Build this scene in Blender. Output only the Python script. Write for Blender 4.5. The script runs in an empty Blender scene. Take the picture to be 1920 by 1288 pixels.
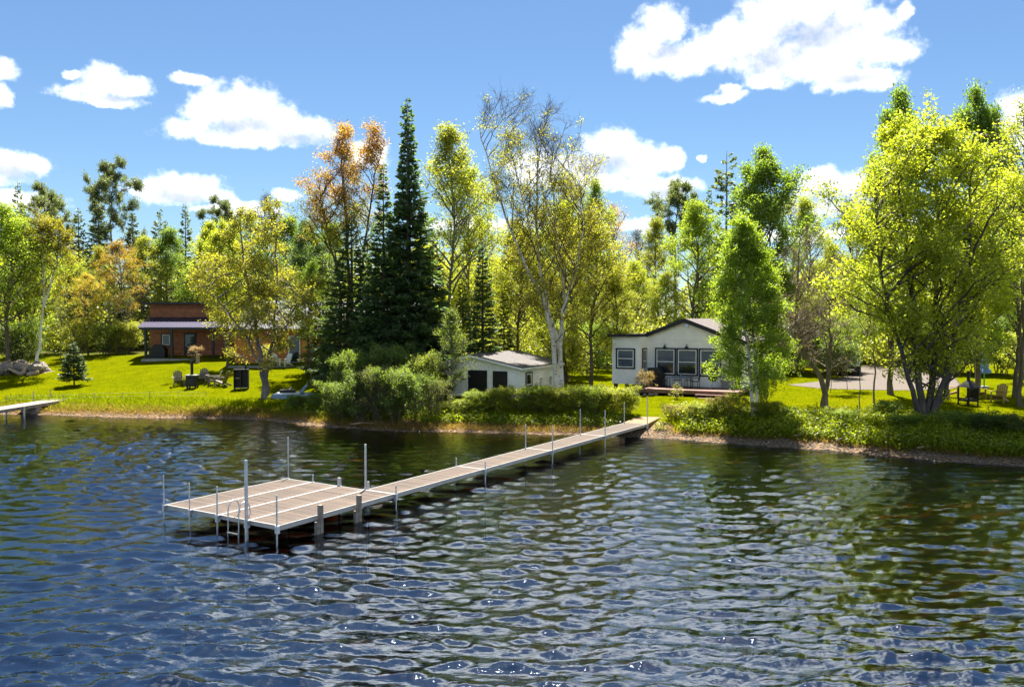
import bpy, math, random
import numpy as np
from mathutils import Vector, Matrix, Euler

SC = bpy.context.scene
COL = SC.collection
rad = math.radians

# ------------------------------------------------------------------ camera
F_PX, PITCH, HC = 1575.0, 0.03156, 6.184          # solved from the dock's known section size
cam = bpy.data.objects.new('camera', bpy.data.cameras.new('camera'))
COL.objects.link(cam)
cam.data.sensor_width = 36.0
cam.data.lens = 36.0 * F_PX / 1920.0
cam.data.clip_start, cam.data.clip_end = 0.1, 6000.0
cam.location = (0, 0, HC)
cam.rotation_euler = (math.pi / 2 - PITCH, 0, 0)
SC.camera = cam

# ------------------------------------------------------------------ sun, exposure
SUN_EL, SUN_AZ = rad(64.0), rad(4.0)             # azimuth clockwise from +Y: the sun stands beyond the wood
sun = bpy.data.objects.new('sun', bpy.data.lights.new('sun', 'SUN'))
COL.objects.link(sun)
sun.data.energy = 5.0
sun.data.angle = rad(0.55)
sun.data.color = (1.0, 0.94, 0.84)
sdir = Vector((math.cos(SUN_EL) * math.sin(SUN_AZ), math.cos(SUN_EL) * math.cos(SUN_AZ), math.sin(SUN_EL)))
sun.rotation_euler = sdir.to_track_quat('Z', 'Y').to_euler()
sun.location = (0, 60, 80)

vs = SC.view_settings
vs.view_transform = 'Standard'
vs.look = 'None'
vs.gamma = 1.0
vs.use_curve_mapping = False
vs.exposure = 1.92
SC.cycles.use_denoising = True
SC.cycles.max_bounces = 9
SC.cycles.diffuse_bounces = 5
SC.cycles.glossy_bounces = 3
SC.cycles.transmission_bounces = 5
SC.cycles.transparent_max_bounces = 12
SC.cycles.caustics_reflective = False
SC.cycles.caustics_refractive = False
SC.cycles.sample_clamp_indirect = 6.0
SC.cycles.sample_clamp_direct = 10.0


# ------------------------------------------------------------------ node helpers
class NT:
    def __init__(s, tree):
        s.t = tree

    def n(s, typ, **kw):
        nd = s.t.nodes.new(typ)
        ins = kw.pop('ins', None)
        for k, v in kw.items():
            setattr(nd, k, v)
        if ins:
            for k, v in ins.items():
                s.put(nd.inputs[k], v)
        return nd

    def put(s, sock, v):
        if isinstance(v, bpy.types.NodeSocket):
            s.t.links.new(v, sock)
        else:
            if sock.type == 'RGBA' and not hasattr(v, '__len__'):
                v = (v, v, v, 1)
            elif sock.type == 'RGBA' and len(v) == 3:
                v = (*v, 1)
            sock.default_value = v

    def math(s, op, a, b=0.0, c=0.0, clamp=False):
        nd = s.t.nodes.new('ShaderNodeMath')
        nd.operation = op
        nd.use_clamp = clamp
        s.put(nd.inputs[0], a)
        s.put(nd.inputs[1], b)
        s.put(nd.inputs[2], c)
        return nd.outputs[0]

    def vec(s, op, a, b=None, c=None):
        nd = s.t.nodes.new('ShaderNodeVectorMath')
        nd.operation = op
        s.put(nd.inputs[0], a)
        if b is not None:
            s.put(nd.inputs[1], b)
        if c is not None:
            s.put(nd.inputs[2], c)
        return nd

    def mix(s, fac, a, b, blend='MIX'):
        nd = s.t.nodes.new('ShaderNodeMix')
        nd.data_type = 'RGBA'
        nd.blend_type = blend
        s.put(nd.inputs[0], fac)
        s.put(nd.inputs[6], a)
        s.put(nd.inputs[7], b)
        return nd.outputs[2]

    def mapr(s, v, a, b, c=0.0, d=1.0, smooth=True):
        nd = s.t.nodes.new('ShaderNodeMapRange')
        nd.interpolation_type = 'SMOOTHSTEP' if smooth else 'LINEAR'
        s.put(nd.inputs[0], v)
        for i, x in enumerate((a, b, c, d)):
            nd.inputs[i + 1].default_value = x
        return nd.outputs[0]

    def noise(s, vec, scale, detail=4.0, rough=0.55, dist=0.0):
        nd = s.t.nodes.new('ShaderNodeTexNoise')
        if vec is not None:
            s.put(nd.inputs['Vector'], vec)
        nd.inputs['Scale'].default_value = scale
        nd.inputs['Detail'].default_value = detail
        nd.inputs['Roughness'].default_value = rough
        nd.inputs['Distortion'].default_value = dist
        return nd.outputs[0]


def px_dir(px, py):
    r, u = (px - 960.0) / F_PX, (644.0 - py) / F_PX
    return Vector((r, math.cos(PITCH) + u * math.sin(PITCH), -math.sin(PITCH) + u * math.cos(PITCH)))


# ------------------------------------------------------------------ sky: Nishita plus drifting cumulus
world = bpy.data.worlds.new('World')
SC.world = world
world.use_nodes = True
world.node_tree.nodes.clear()

# cumulus puffs, read off the photograph as directions: px, py, half width, half height
PUFFS = [
    (1208, 92, 52, 46), (1238, 52, 48, 36), (1285, 112, 62, 30), (1340, 92, 55, 32), (1400, 82, 75, 46), (1450, 30, 70, 44),
    (1530, 15, 90, 50), (1600, 50, 70, 44), (1560, 95, 110, 44), (1480, 115, 90, 36), (1440, 148, 40, 18), (1660, 98, 58, 22),
    (1585, 148, 55, 20), (1640, 150, 46, 18), (1698, 20, 11, 16), (1250, 118, 40, 18),
    (1365, 183, 46, 9), (1368, 168, 22, 9),
    (455, 208, 82, 44), (395, 212, 46, 34), (515, 232, 60, 30), (350, 238, 42, 16), (580, 246, 55, 22), (470, 256, 130, 17),
    (200, 155, 42, 28), (235, 165, 42, 20), (165, 180, 56, 14), (200, 192, 60, 9), (134, 142, 13, 8), (362, 153, 34, 11),
    (0, 132, 30, 18), (0, 180, 16, 16), (10, 308, 60, 22), (72, 312, 18, 15), (-40, 320, 70, 20),
    (345, 352, 72, 26), (300, 362, 55, 18), (390, 366, 50, 14), (455, 382, 34, 8), (535, 365, 28, 12), (450, 395, 80, 9),
    (1150, 285, 62, 42), (1200, 305, 60, 34), (1095, 310, 60, 34), (1262, 300, 22, 20), (1235, 352, 80, 20), (1180, 355, 40, 8),
    (1120, 338, 60, 14), (1195, 422, 40, 14), (1000, 318, 55, 36), (690, 290, 40, 24), (1318, 296, 7, 6),
    (1550, 345, 62, 28), (1610, 350, 55, 26), (1560, 388, 110, 13), (1640, 372, 60, 22),
    (1925, 215, 44, 38), (1960, 250, 80, 30), (20, 372, 80, 16), (900, 420, 120, 14), (1500, 440, 150, 12), (1700, 420, 90, 18),
]


SHADED = [(1530, 62, 90, 32), (1450, 110, 70, 26), (1250, 100, 36, 16), (470, 240, 70, 18), (560, 262, 60, 12), (205, 185, 45, 10), (350, 370, 60, 11), (1135, 305, 70, 20),
          (1240, 362, 50, 10), (1575, 380, 90, 22), (1600, 150, 40, 10), (20, 322, 40, 12)]


def cloud_field(W, p, puffs, k):
    """smooth distance to the nearest puff: below 1 inside"""
    acc = None
    for (px, py, rx, ry) in puffs:
        d = px_dir(px, py).normalized()
        a, e = math.atan2(d.x, d.y), math.asin(d.z)
        sx, sy = F_PX / (rx * 1.12), F_PX / (ry * 1.12)
        q = W.vec('MULTIPLY_ADD', p, (sx, sy, 0), (-a * sx, -e * sy, 0)).outputs[0]
        l = W.vec('DOT_PRODUCT', q, q).outputs['Value']
        if acc is None:
            acc = l
        elif k:
            nd = W.n('ShaderNodeMath', operation='SMOOTH_MIN')
            W.put(nd.inputs[0], acc)
            W.put(nd.inputs[1], l)
            nd.inputs[2].default_value = k
            acc = nd.outputs[0]
        else:
            acc = W.math('MINIMUM', acc, l)
    return acc


W = NT(world.node_tree)
tc = W.n('ShaderNodeTexCoord').outputs['Generated']
dirn = W.vec('NORMALIZE', tc).outputs[0]
sep = W.n('ShaderNodeSeparateXYZ', ins={0: dirn})
az = W.math('ARCTAN2', sep.outputs[0], sep.outputs[1])
el = W.math('ARCSINE', sep.outputs[2])
flat = W.n('ShaderNodeCombineXYZ', ins={0: az, 1: el, 2: 0.0}).outputs[0]
wn = W.n('ShaderNodeTexNoise', ins={'Vector': flat, 'Scale': 26.0, 'Detail': 6.0, 'Roughness': 0.6})
warp = W.vec('SUBTRACT', wn.outputs['Color'], (0.5, 0.5, 0.5)).outputs[0]
p1 = W.vec('MULTIPLY_ADD', warp, (0.030, 0.022, 0.0), flat).outputs[0]
ga = W.math('SUBTRACT', 1.0, W.math('MINIMUM', cloud_field(W, p1, PUFFS, 0.35), 3.5))
gb = W.math('SUBTRACT', 1.0, W.math('MINIMUM', cloud_field(W, p1, SHADED, 0.0), 3.5))
fb = W.noise(flat, 60.0, 6.0, 0.62)
fieldA = W.math('ADD', ga, W.math('MULTIPLY', W.math('SUBTRACT', fb, 0.5), 2.2))
# unseen clouds carry on outside the frame, cover shaped for fill light and reflections
zc = W.math('MAXIMUM', sep.outputs[2], 0.06)
dome = W.vec('DIVIDE', dirn, W.n('ShaderNodeCombineXYZ', ins={0: zc, 1: zc, 2: zc}).outputs[0]).outputs[0]
dn = W.noise(dome, 0.85, 5.0, 0.55)
fieldB = W.math('MULTIPLY', W.math('SUBTRACT', dn, 0.532), 16.0)
inaz = W.mapr(W.math('ABSOLUTE', az), 0.62, 0.75)
inel = W.mapr(el, 0.40, 0.52)
outside = W.math('MAXIMUM', inaz, inel)
above = W.mapr(sep.outputs[2], 0.02, 0.10)
mA = W.mapr(fieldA, -0.25, 1.25)
mB = W.math('MULTIPLY', W.mapr(fieldB, 0.0, 1.3), W.math('MULTIPLY', outside, above))
mask = W.math('MAXIMUM', mA, mB)
shade = W.mapr(W.math('ADD', gb, W.math('MULTIPLY', W.math('SUBTRACT', wn.outputs[0], 0.5), 1.5)), -0.7, 1.2)
sky = W.n('ShaderNodeTexSky', sky_type='NISHITA', sun_disc=False)
sky.sun_elevation = SUN_EL
sky.sun_rotation = SUN_AZ
sky.altitude = 200.0
sky.air_density = 1.0
sky.dust_density = 0.2
sky.ozone_density = 3.0
skyc = W.mix(1.0, sky.outputs[0], (0.525, 0.625, 0.695), 'MULTIPLY')
cloudc = W.mix(shade, (10.2, 10.3, 10.4), (4.5, 4.7, 5.1))
final = W.mix(W.math('MULTIPLY', mask, 0.97), skyc, cloudc)
bg = W.n('ShaderNodeBackground', ins={'Color': final, 'Strength': 0.052})
world.cycles.sampling_method = 'MANUAL'
world.cycles.sample_map_resolution = 512
wo = W.n('ShaderNodeOutputWorld')
W.t.links.new(bg.outputs[0], wo.inputs[0])


# ------------------------------------------------------------------ geometry helpers
def at(px, py, z):
    d = px_dir(px, py)
    t = (z - HC) / d.z
    return Vector((d.x * t, d.y * t, z))


def at_y(px, py, y):
    d = px_dir(px, py)
    t = y / d.y
    return Vector((d.x * t, y, HC + d.z * t))


def mesh_np(name, V, F, smooth=False):
    """V (n,3), F: (m,k) array, or list of such arrays with different k."""
    me = bpy.data.meshes.new(name)
    Fs = F if isinstance(F, list) else [F]
    Fs = [np.asarray(f, dtype=np.int32) for f in Fs if len(f)]
    V = np.asarray(V, dtype=np.float32)
    me.vertices.add(len(V))
    me.vertices.foreach_set('co', V.ravel())
    nl = sum(f.size for f in Fs)
    npoly = sum(len(f) for f in Fs)
    me.loops.add(nl)
    me.loops.foreach_set('vertex_index', np.concatenate([f.ravel() for f in Fs]))
    me.polygons.add(npoly)
    tot = np.concatenate([np.full(len(f), f.shape[1], dtype=np.int32) for f in Fs])
    start = np.concatenate([[0], np.cumsum(tot)[:-1]]).astype(np.int32)
    me.polygons.foreach_set('loop_start', start)
    me.polygons.foreach_set('loop_total', tot)
    if smooth:
        me.polygons.foreach_set('use_smooth', np.ones(npoly, dtype=bool))
    me.update(calc_edges=True)
    return me


def link(name, data, mat=None, parent=None, color=None):
    o = bpy.data.objects.new(name, data)
    COL.objects.link(o)
    if mat is not None and data is not None and not data.materials:
        data.materials.append(mat)
    if parent is not None:
        o.parent = parent
    if color is not None:
        o.color = (*color, 1.0)
    return o


def tag(o, label=None, cat=None, group=None, kind=None):
    if label:
        o['label'] = label
    if cat:
        o['category'] = cat
    if group:
        o['group'] = group
    if kind:
        o['kind'] = kind
    return o


def thing(name, label, cat, loc=(0, 0, 0), rz=0.0, group=None):
    o = bpy.data.objects.new(name, None)
    COL.objects.link(o)
    o.location = loc
    o.rotation_euler = (0, 0, rz)
    o.empty_display_size = 0.2
    return tag(o, label, cat, group)


def copy_tree(o, parent=None):
    c = o.copy()
    COL.objects.link(c)
    c.parent = parent
    for ch in list(o.children):
        copy_tree(ch, c)
    return c


class MB:
    """collects simple solids into one mesh"""

    def __init__(s):
        s.v, s.f = [], []

    def add(s, vs, fs):
        b = len(s.v)
        s.v += [tuple(v) for v in vs]
        s.f += [tuple(i + b for i in f) for f in fs]
        return s

    def box(s, c, d, rot=None):
        hx, hy, hz = d[0] / 2, d[1] / 2, d[2] / 2
        vs = [Vector((x, y, z)) for x in (-hx, hx) for y in (-hy, hy) for z in (-hz, hz)]
        if rot is not None:
            R = rot if isinstance(rot, Matrix) else Euler(rot).to_matrix()
            vs = [R @ v for v in vs]
        c = Vector(c)
        return s.add([v + c for v in vs], [(0, 1, 3, 2), (4, 6, 7, 5), (0, 4, 5, 1), (2, 3, 7, 6), (0, 2, 6, 4), (1, 5, 7, 3)])

    def b2(s, a, b):
        return s.box([(a[i] + b[i]) / 2 for i in range(3)], [abs(b[i] - a[i]) for i in range(3)])

    def bar(s, p, q, w, h=None):
        """square bar between two points"""
        p, q = Vector(p), Vector(q)
        h = h or w
        d = (q - p)
        L = d.length
        R = d.to_track_quat('Z', 'Y').to_matrix()
        return s.box((p + q) / 2, (w, h, L), R)

    def tube(s, pts, r, n=8, caps=True):
        pts = [Vector(p) for p in pts]
        rs = r if hasattr(r, '__len__') else [r] * len(pts)
        b = len(s.v)
        prev = None
        for i, p in enumerate(pts):
            t = (pts[min(i + 1, len(pts) - 1)] - pts[max(i - 1, 0)]).normalized()
            if prev is None:
                u = t.orthogonal().normalized()
            else:
                u = (prev - t * prev.dot(t))
                u = u.normalized() if u.length > 1e-6 else t.orthogonal().normalized()
            prev = u
            w = t.cross(u)
            for k in range(n):
                a = 2 * math.pi * k / n
                s.v.append(tuple(p + rs[i] * (math.cos(a) * u + math.sin(a) * w)))
        for i in range(len(pts) - 1):
            for k in range(n):
                k2 = (k + 1) % n
                s.f.append((b + i * n + k, b + i * n + k2, b + (i + 1) * n + k2, b + (i + 1) * n + k))
        if caps:
            s.f.append(tuple(b + k for k in range(n))[::-1])
            e = b + (len(pts) - 1) * n
            s.f.append(tuple(e + k for k in range(n)))
        return s

    def prism(s, poly, axis, a, b):
        """extrude a 2-D polygon along an axis (0 x,1 y,2 z) from a to b"""
        def mk(p, w):
            q = list(p)
            q.insert(axis, w)
            return q
        n = len(poly)
        vs = [mk(p, a) for p in poly] + [mk(p, b) for p in poly]
        fs = [tuple(range(n))[::-1], tuple(range(n, 2 * n))] + [(i, (i + 1) % n, n + (i + 1) % n, n + i) for i in range(n)]
        return s.add(vs, fs)

    def mesh(s, name):
        me = bpy.data.meshes.new(name)
        me.from_pydata(s.v, [], s.f)
        import bmesh
        bm = bmesh.new()
        bm.from_mesh(me)
        bmesh.ops.recalc_face_normals(bm, faces=bm.faces)
        bm.to_mesh(me)
        bm.free()
        return me

    def build(s, name, mat, parent=None, color=None, smooth=False):
        me = s.mesh(name)
        if smooth:
            for p in me.polygons:
                p.use_smooth = True
        return link(name, me, mat, parent, color)


# ------------------------------------------------------------------ materials
def newmat(name):
    m = bpy.data.materials.new(name)
    m.use_nodes = True
    m.node_tree.nodes.clear()
    t = NT(m.node_tree)
    out = t.n('ShaderNodeOutputMaterial')
    return m, t, out


def plain(name, col, rough=0.6, metal=0.0, noise=0.0, nscale=6.0, bump=0.0, bscale=40.0, objrand=0.0, spec=0.4):
    m, t, out = newmat(name)
    c = tuple(col)
    geo = t.n('ShaderNodeTexCoord').outputs['Object']
    cc = t.mix(0.0, c, c)
    if noise:
        nz = t.noise(geo, nscale, 5.0, 0.6)
        lo = tuple(x * (1 - noise) for x in c)
        hi = tuple(min(1, x * (1 + noise)) for x in c)
        cc = t.mix(t.mapr(nz, 0.3, 0.7), lo, hi)
    if objrand:
        oi = t.n('ShaderNodeObjectInfo')
        cc = t.mix(1.0, cc, t.n('ShaderNodeCombineColor', ins={0: t.mapr(oi.outputs['Random'], 0, 1, 1 - objrand, 1 + objrand, False),
                                                                1: t.mapr(oi.outputs['Random'], 0, 1, 1 - objrand, 1 + objrand * .9, False),
                                                                2: t.mapr(oi.outputs['Random'], 0, 1, 1 - objrand, 1 + objrand * .8, False)}).outputs[0], 'MULTIPLY')
    b = t.n('ShaderNodeBsdfPrincipled', ins={'Base Color': cc, 'Roughness': rough, 'Metallic': metal, 'Specular IOR Level': spec})
    if bump:
        bp = t.n('ShaderNodeBump', ins={'Height': t.noise(geo, bscale, 4.0, 0.6), 'Strength': bump, 'Distance': 0.02})
        t.put(b.inputs['Normal'], bp.outputs[0])
    t.put(out.inputs[0], b.outputs[0])
    return m


def leafmat(name, yellow=0.17, trans=0.55, warm=None, gloss=0.03, var=0.35):
    """thin leaves: object colour, varied leaf by leaf; light comes through them"""
    m, t, out = newmat(name)
    oi = t.n('ShaderNodeObjectInfo')
    isl = t.n('ShaderNodeNewGeometry').outputs['Random Per Island']
    base = oi.outputs['Color']
    v = t.mapr(isl, 0, 1, 1 - var, 1 + var, False)
    col = t.mix(1.0, base, t.n('ShaderNodeCombineColor', ins={0: v, 1: v, 2: v}).outputs[0], 'MULTIPLY')
    r2 = t.math('FRACT', t.math('MULTIPLY', isl, 37.7))
    yel = t.mix(1.0, col, (1.30, 1.05, 0.65), 'MULTIPLY')
    col = t.mix(t.math('MULTIPLY', r2, yellow * 2), col, yel)
    if warm is not None:
        # patches of copper spring leaves in the upper crown
        oc = t.n('ShaderNodeTexCoord').outputs['Object']
        nz = t.noise(oc, 0.42, 3.0, 0.6)
        zz = t.n('ShaderNodeSeparateXYZ', ins={0: oc}).outputs[2]
        w = t.mapr(t.math('ADD', nz, t.math('MULTIPLY', t.math('SUBTRACT', zz, warm[1]), 0.05)), 0.42, 0.60)
        wv = t.mix(1.0, warm[0], t.n('ShaderNodeCombineColor', ins={0: v, 1: v, 2: v}).outputs[0], 'MULTIPLY')
        col = t.mix(w, col, wv)
    d = t.n('ShaderNodeBsdfDiffuse', ins={'Color': col})
    tr = t.n('ShaderNodeBsdfTranslucent', ins={'Color': t.mix(1.0, col, (1.88, 1.92, 0.95), 'MULTIPLY')})
    mx = t.n('ShaderNodeMixShader', ins={0: trans, 1: d.outputs[0], 2: tr.outputs[0]})
    g = t.n('ShaderNodeBsdfGlossy', ins={'Color': (1, 1, 1), 'Roughness': 0.5})
    m2 = t.n('ShaderNodeMixShader', ins={0: gloss, 1: mx.outputs[0], 2: g.outputs[0]})
    t.put(out.inputs[0], m2.outputs[0])
    return m


def barkmat(name, dark=0.55, scale=5.0):
    m, t, out = newmat(name)
    oi = t.n('ShaderNodeObjectInfo').outputs['Color']
    oc = t.n('ShaderNodeTexCoord').outputs['Object']
    st = t.vec('MULTIPLY', oc, (1, 1, 0.25)).outputs[0]
    nz = t.noise(st, scale, 6.0, 0.65)
    col = t.mix(t.mapr(nz, 0.35, 0.65), t.mix(1.0, oi, (dark, dark, dark), 'MULTIPLY'), oi)
    b = t.n('ShaderNodeBsdfPrincipled', ins={'Base Color': col, 'Roughness': 0.9, 'Specular IOR Level': 0.2})
    bp = t.n('ShaderNodeBump', ins={'Height': nz, 'Strength': 0.6, 'Distance': 0.04})
    t.put(b.inputs['Normal'], bp.outputs[0])
    t.put(out.inputs[0], b.outputs[0])
    return m


def birchmat():
    m, t, out = newmat('birch_bark')
    oc = t.n('ShaderNodeTexCoord').outputs['Object']
    st = t.vec('MULTIPLY', oc, (1.6, 1.6, 7.0)).outputs[0]
    n1 = t.noise(st, 1.6, 4.0, 0.6)
    n2 = t.noise(oc, 1.3, 4.0, 0.6)
    c = t.mix(t.mapr(n2, 0.35, 0.7), (0.80, 0.76, 0.69), (0.58, 0.53, 0.46))
    c = t.mix(t.mapr(n1, 0.60, 0.66), c, (0.05, 0.045, 0.04))
    b = t.n('ShaderNodeBsdfPrincipled', ins={'Base Color': c, 'Roughness': 0.75, 'Specular IOR Level': 0.3})
    t.put(out.inputs[0], b.outputs[0])
    return m


M = {}
M['leaf'] = leafmat('spring_leaves')
M['leaf_copper'] = leafmat('copper_spring_leaves', warm=((0.36, 0.215, 0.06), 12.5))
M['needle'] = leafmat('needles', yellow=0.12, trans=0.5, gloss=0.05, var=0.45)
M['grass'] = leafmat('grass_blades', yellow=0.3, trans=0.5, gloss=0.0, var=0.3)
M['bark'] = barkmat('bark')
M['birch'] = birchmat()
M['alu'] = plain('aluminium_white', (0.38, 0.38, 0.375), 0.42, 0.25, 0.08, 3.0)
M['galv'] = plain('galvanised_pipe', (0.50, 0.53, 0.57), 0.38, 0.75, 0.15, 9.0)
M['white'] = plain('white_paint', (0.90, 0.90, 0.90), 0.55, 0, 0.05, 1.5)
M['white_shed'] = plain('white_shed_paint', (0.88, 0.88, 0.88), 0.6, 0, 0.10, 1.2, 0.15, 20)
M['navy'] = plain('navy_trim', (0.012, 0.015, 0.030), 0.45)
M['black'] = plain('black_paint', (0.012, 0.012, 0.014), 0.5)
M['blackmetal'] = plain('black_steel', (0.015, 0.015, 0.017), 0.38, 0.4, 0.2, 10)
M['glass'] = plain('window_glass', (0.02, 0.025, 0.03), 0.04, 0.0, spec=0.9)
M['shingle'] = plain('asphalt_shingles', (0.11, 0.10, 0.10), 0.9, 0, 0.35, 7.0, 0.5, 30)
M['shingle_tan'] = plain('tan_shingles', (0.11, 0.092, 0.088), 0.9, 0, 0.25, 7.0, 0.5, 30)
M['metalroof'] = plain('metal_roof', (0.075, 0.07, 0.115), 0.4, 0.45, 0.1, 3)
M['metalroof_grey'] = plain('grey_metal_roof', (0.11, 0.11, 0.12), 0.75, 0.0, 0.1, 3)
M['cedar'] = plain('stained_cedar', (0.32, 0.108, 0.036), 0.55, 0, 0.25, 3.0, objrand=0.18)
M['orange'] = plain('orange_stained_logs', (0.56, 0.20, 0.022), 0.5, 0, 0.2, 3.0, objrand=0.12)
M['plank'] = plain('weathered_planks', (0.076, 0.053, 0.039), 0.75, 0, 0.30, 4.0, 0.25, 60, objrand=0.24)
M['ramp'] = plain('new_plank_wood', (0.20, 0.13, 0.055), 0.7, 0, 0.2, 4.0, objrand=0.12)
M['pile'] = plain('grey_timber', (0.30, 0.26, 0.22), 0.8, 0, 0.35, 5.0, 0.3, 30)
M['deckwood'] = plain('red_brown_deck', (0.20, 0.105, 0.082), 0.6, 0, 0.2, 4.0)
M['pine_chair'] = plain('natural_pine', (0.34, 0.215, 0.085), 0.65, 0, 0.15, 6.0)
M['grey_chair'] = plain('grey_weathered_wood', (0.17, 0.145, 0.12), 0.75, 0, 0.25, 6.0)
M['whiteplastic'] = plain('white_plastic', (0.75, 0.75, 0.74), 0.4)
M['concrete'] = plain('concrete', (0.33, 0.32, 0.30), 0.85, 0, 0.2, 3.0, 0.3, 20)
M['stone'] = plain('fieldstone', (0.20, 0.175, 0.15), 0.85, 0, 0.35, 2.5, 0.5, 12, objrand=0.3)
M['deadwood'] = plain('dead_roots', (0.36, 0.27, 0.19), 0.85, 0, 0.35, 4.0, 0.5, 15)
M['blue'] = plain('blue_cloth', (0.16, 0.27, 0.52), 0.75, 0, 0.12, 5.0)
M['bluegrey'] = plain('blue_plastic', (0.20, 0.30, 0.42), 0.4)
M['green'] = plain('green_pole', (0.05, 0.35, 0.06), 0.5)
M['greycover'] = plain('grey_cover', (0.27, 0.27, 0.28), 0.7, 0, 0.1, 4)
M['carpaint'] = plain('dark_car_paint', (0.02, 0.022, 0.026), 0.25, 0.3)
M['murk'] = plain('painted_murk', (0.020, 0.016, 0.007), 0.9, spec=0.1)  # dark colour stands in for light lost in the murky water
M['rubber'] = plain('rubber', (0.012, 0.012, 0.012), 0.8)
M['chrome'] = plain('chrome', (0.6, 0.6, 0.62), 0.2, 0.9)
M['curtain'] = plain('curtain', (0.42, 0.45, 0.50), 0.8)

# ------------------------------------------------------------------ terrain
SHORE = np.array([(-140, 78), (-80, 64), (-50, 57), (-32.7, 53.4), (-29, 52.9), (-27, 52.4), (-23.6, 51.6), (-20, 51.3), (-18.3, 51.1), (-14.7, 50.1), (-10.9, 47.4), (-7.6, 45.7),
                  (-5.7, 45.1), (-3.2, 45.1), (-1.7, 44.8), (1.1, 44.2), (3.9, 44.0), (6.7, 43.0), (8.6, 42.2), (12.2, 40.0), (15.1, 38.9),
                  (16.1, 37.6), (18, 36.2), (19.7, 35.2), (21.2, 34.5), (26, 32.5), (40, 26), (70, 14), (140, -20)])
SPROF = np.array([-90, -40, -20, -9, -3, 0, 1.0, 2.2, 3.5, 8, 13, 18, 30, 60, 150, 900.])
PL = np.array([-6, -4.5, -3.0, -1.6, -.5, 0, .28, .62, .78, 1.2, 1.95, 2.8, 3.3, 3.9, 5, 6.])
PC = np.array([-6, -4.5, -3.0, -1.4, -.4, 0, .20, .45, .75, 1.05, 1.2, 1.4, 1.9, 2.6, 4, 6.])
PR = np.array([-6, -4.5, -3.0, -1.6, -.5, 0, .22, .50, .80, 1.05, 1.22, 1.35, 1.6, 2.3, 4, 6.])


def vnoise(x, y, seed=0):
    r = np.random.RandomState(seed)
    out = np.zeros_like(np.asarray(x, dtype=float))
    for _ in range(6):
        a, b, c, d = r.uniform(-1, 1), r.uniform(-1, 1), r.uniform(0, 6.28), r.uniform(.6, 1)
        out += d * np.sin(a * x + b * y + c)
    return out / 6


def gz(x, y):
    x, y = np.asarray(x, float), np.asarray(y, float)
    ys = np.interp(x, SHORE[:, 0], SHORE[:, 1]) + 0.35 * vnoise(x * 1.6, y * 0, 3) + 0.2 * vnoise(x * 4, y * 0, 4)
    s = y - ys
    zl, zc, zr = np.interp(s, SPROF, PL), np.interp(s, SPROF, PC), np.interp(s, SPROF, PR)
    wl = np.clip((-x - 5) / 9, 0, 1)
    wr = np.clip((x - 2) / 7, 0, 1)
    z = zl * wl + zr * wr + zc * (1 - wl - wr)
    land = np.clip((s - .5) / 4, 0, 1)
    z = z + land * (.05 * vnoise(x * .7, y * .7, 1) + .02 * vnoise(x * 2.5, y * 2.5, 2))
    z = z + np.clip(1 - abs(s - .8) / 1.2, 0, 1) * .06 * vnoise(x * 3, y * 3, 5)
    return z


def g1(x, y):
    return float(gz(x, y))


def hit(px, py):
    """where the line of sight of a photo pixel meets the terrain"""
    d = px_dir(px, py)
    t, last = 20.0, None
    while t < 300:
        p = d * t
        if HC + p.z <= g1(p.x, p.y):
            lo, hi = t - .5, t
            for _ in range(20):
                m = (lo + hi) / 2
                q = d * m
                if HC + q.z <= g1(q.x, q.y):
                    hi = m
                else:
                    lo = m
            q = d * hi
            return Vector((q.x, q.y, g1(q.x, q.y)))
        t += .5
    raise ValueError((px, py))


def on_ground(px, y):
    """point on the terrain at depth y below photo column px"""
    x = (px - 960) / F_PX * y
    return Vector((x, y, g1(x, y)))


# one sheet, fine where the photograph looks, coarse to the horizon
gxs = np.concatenate([np.linspace(-900, -60, 30)[:-1], np.linspace(-60, 60, 301), np.linspace(60, 900, 30)[1:]])
gys = np.concatenate([np.linspace(-400, 20, 40)[:-1], np.linspace(20, 80, 201), np.linspace(80, 150, 40)[1:], np.linspace(150, 1500, 25)[1:]])
GX, GY = np.meshgrid(gxs, gys)
V = np.stack([GX, GY, gz(GX, GY)], -1).reshape(-1, 3)
nx, ny = len(gxs), len(gys)
ii = (np.arange(ny - 1)[:, None] * nx + np.arange(nx - 1)[None, :]).ravel()
GF = np.stack([ii, ii + 1, ii + nx + 1, ii + nx], -1)


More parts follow.
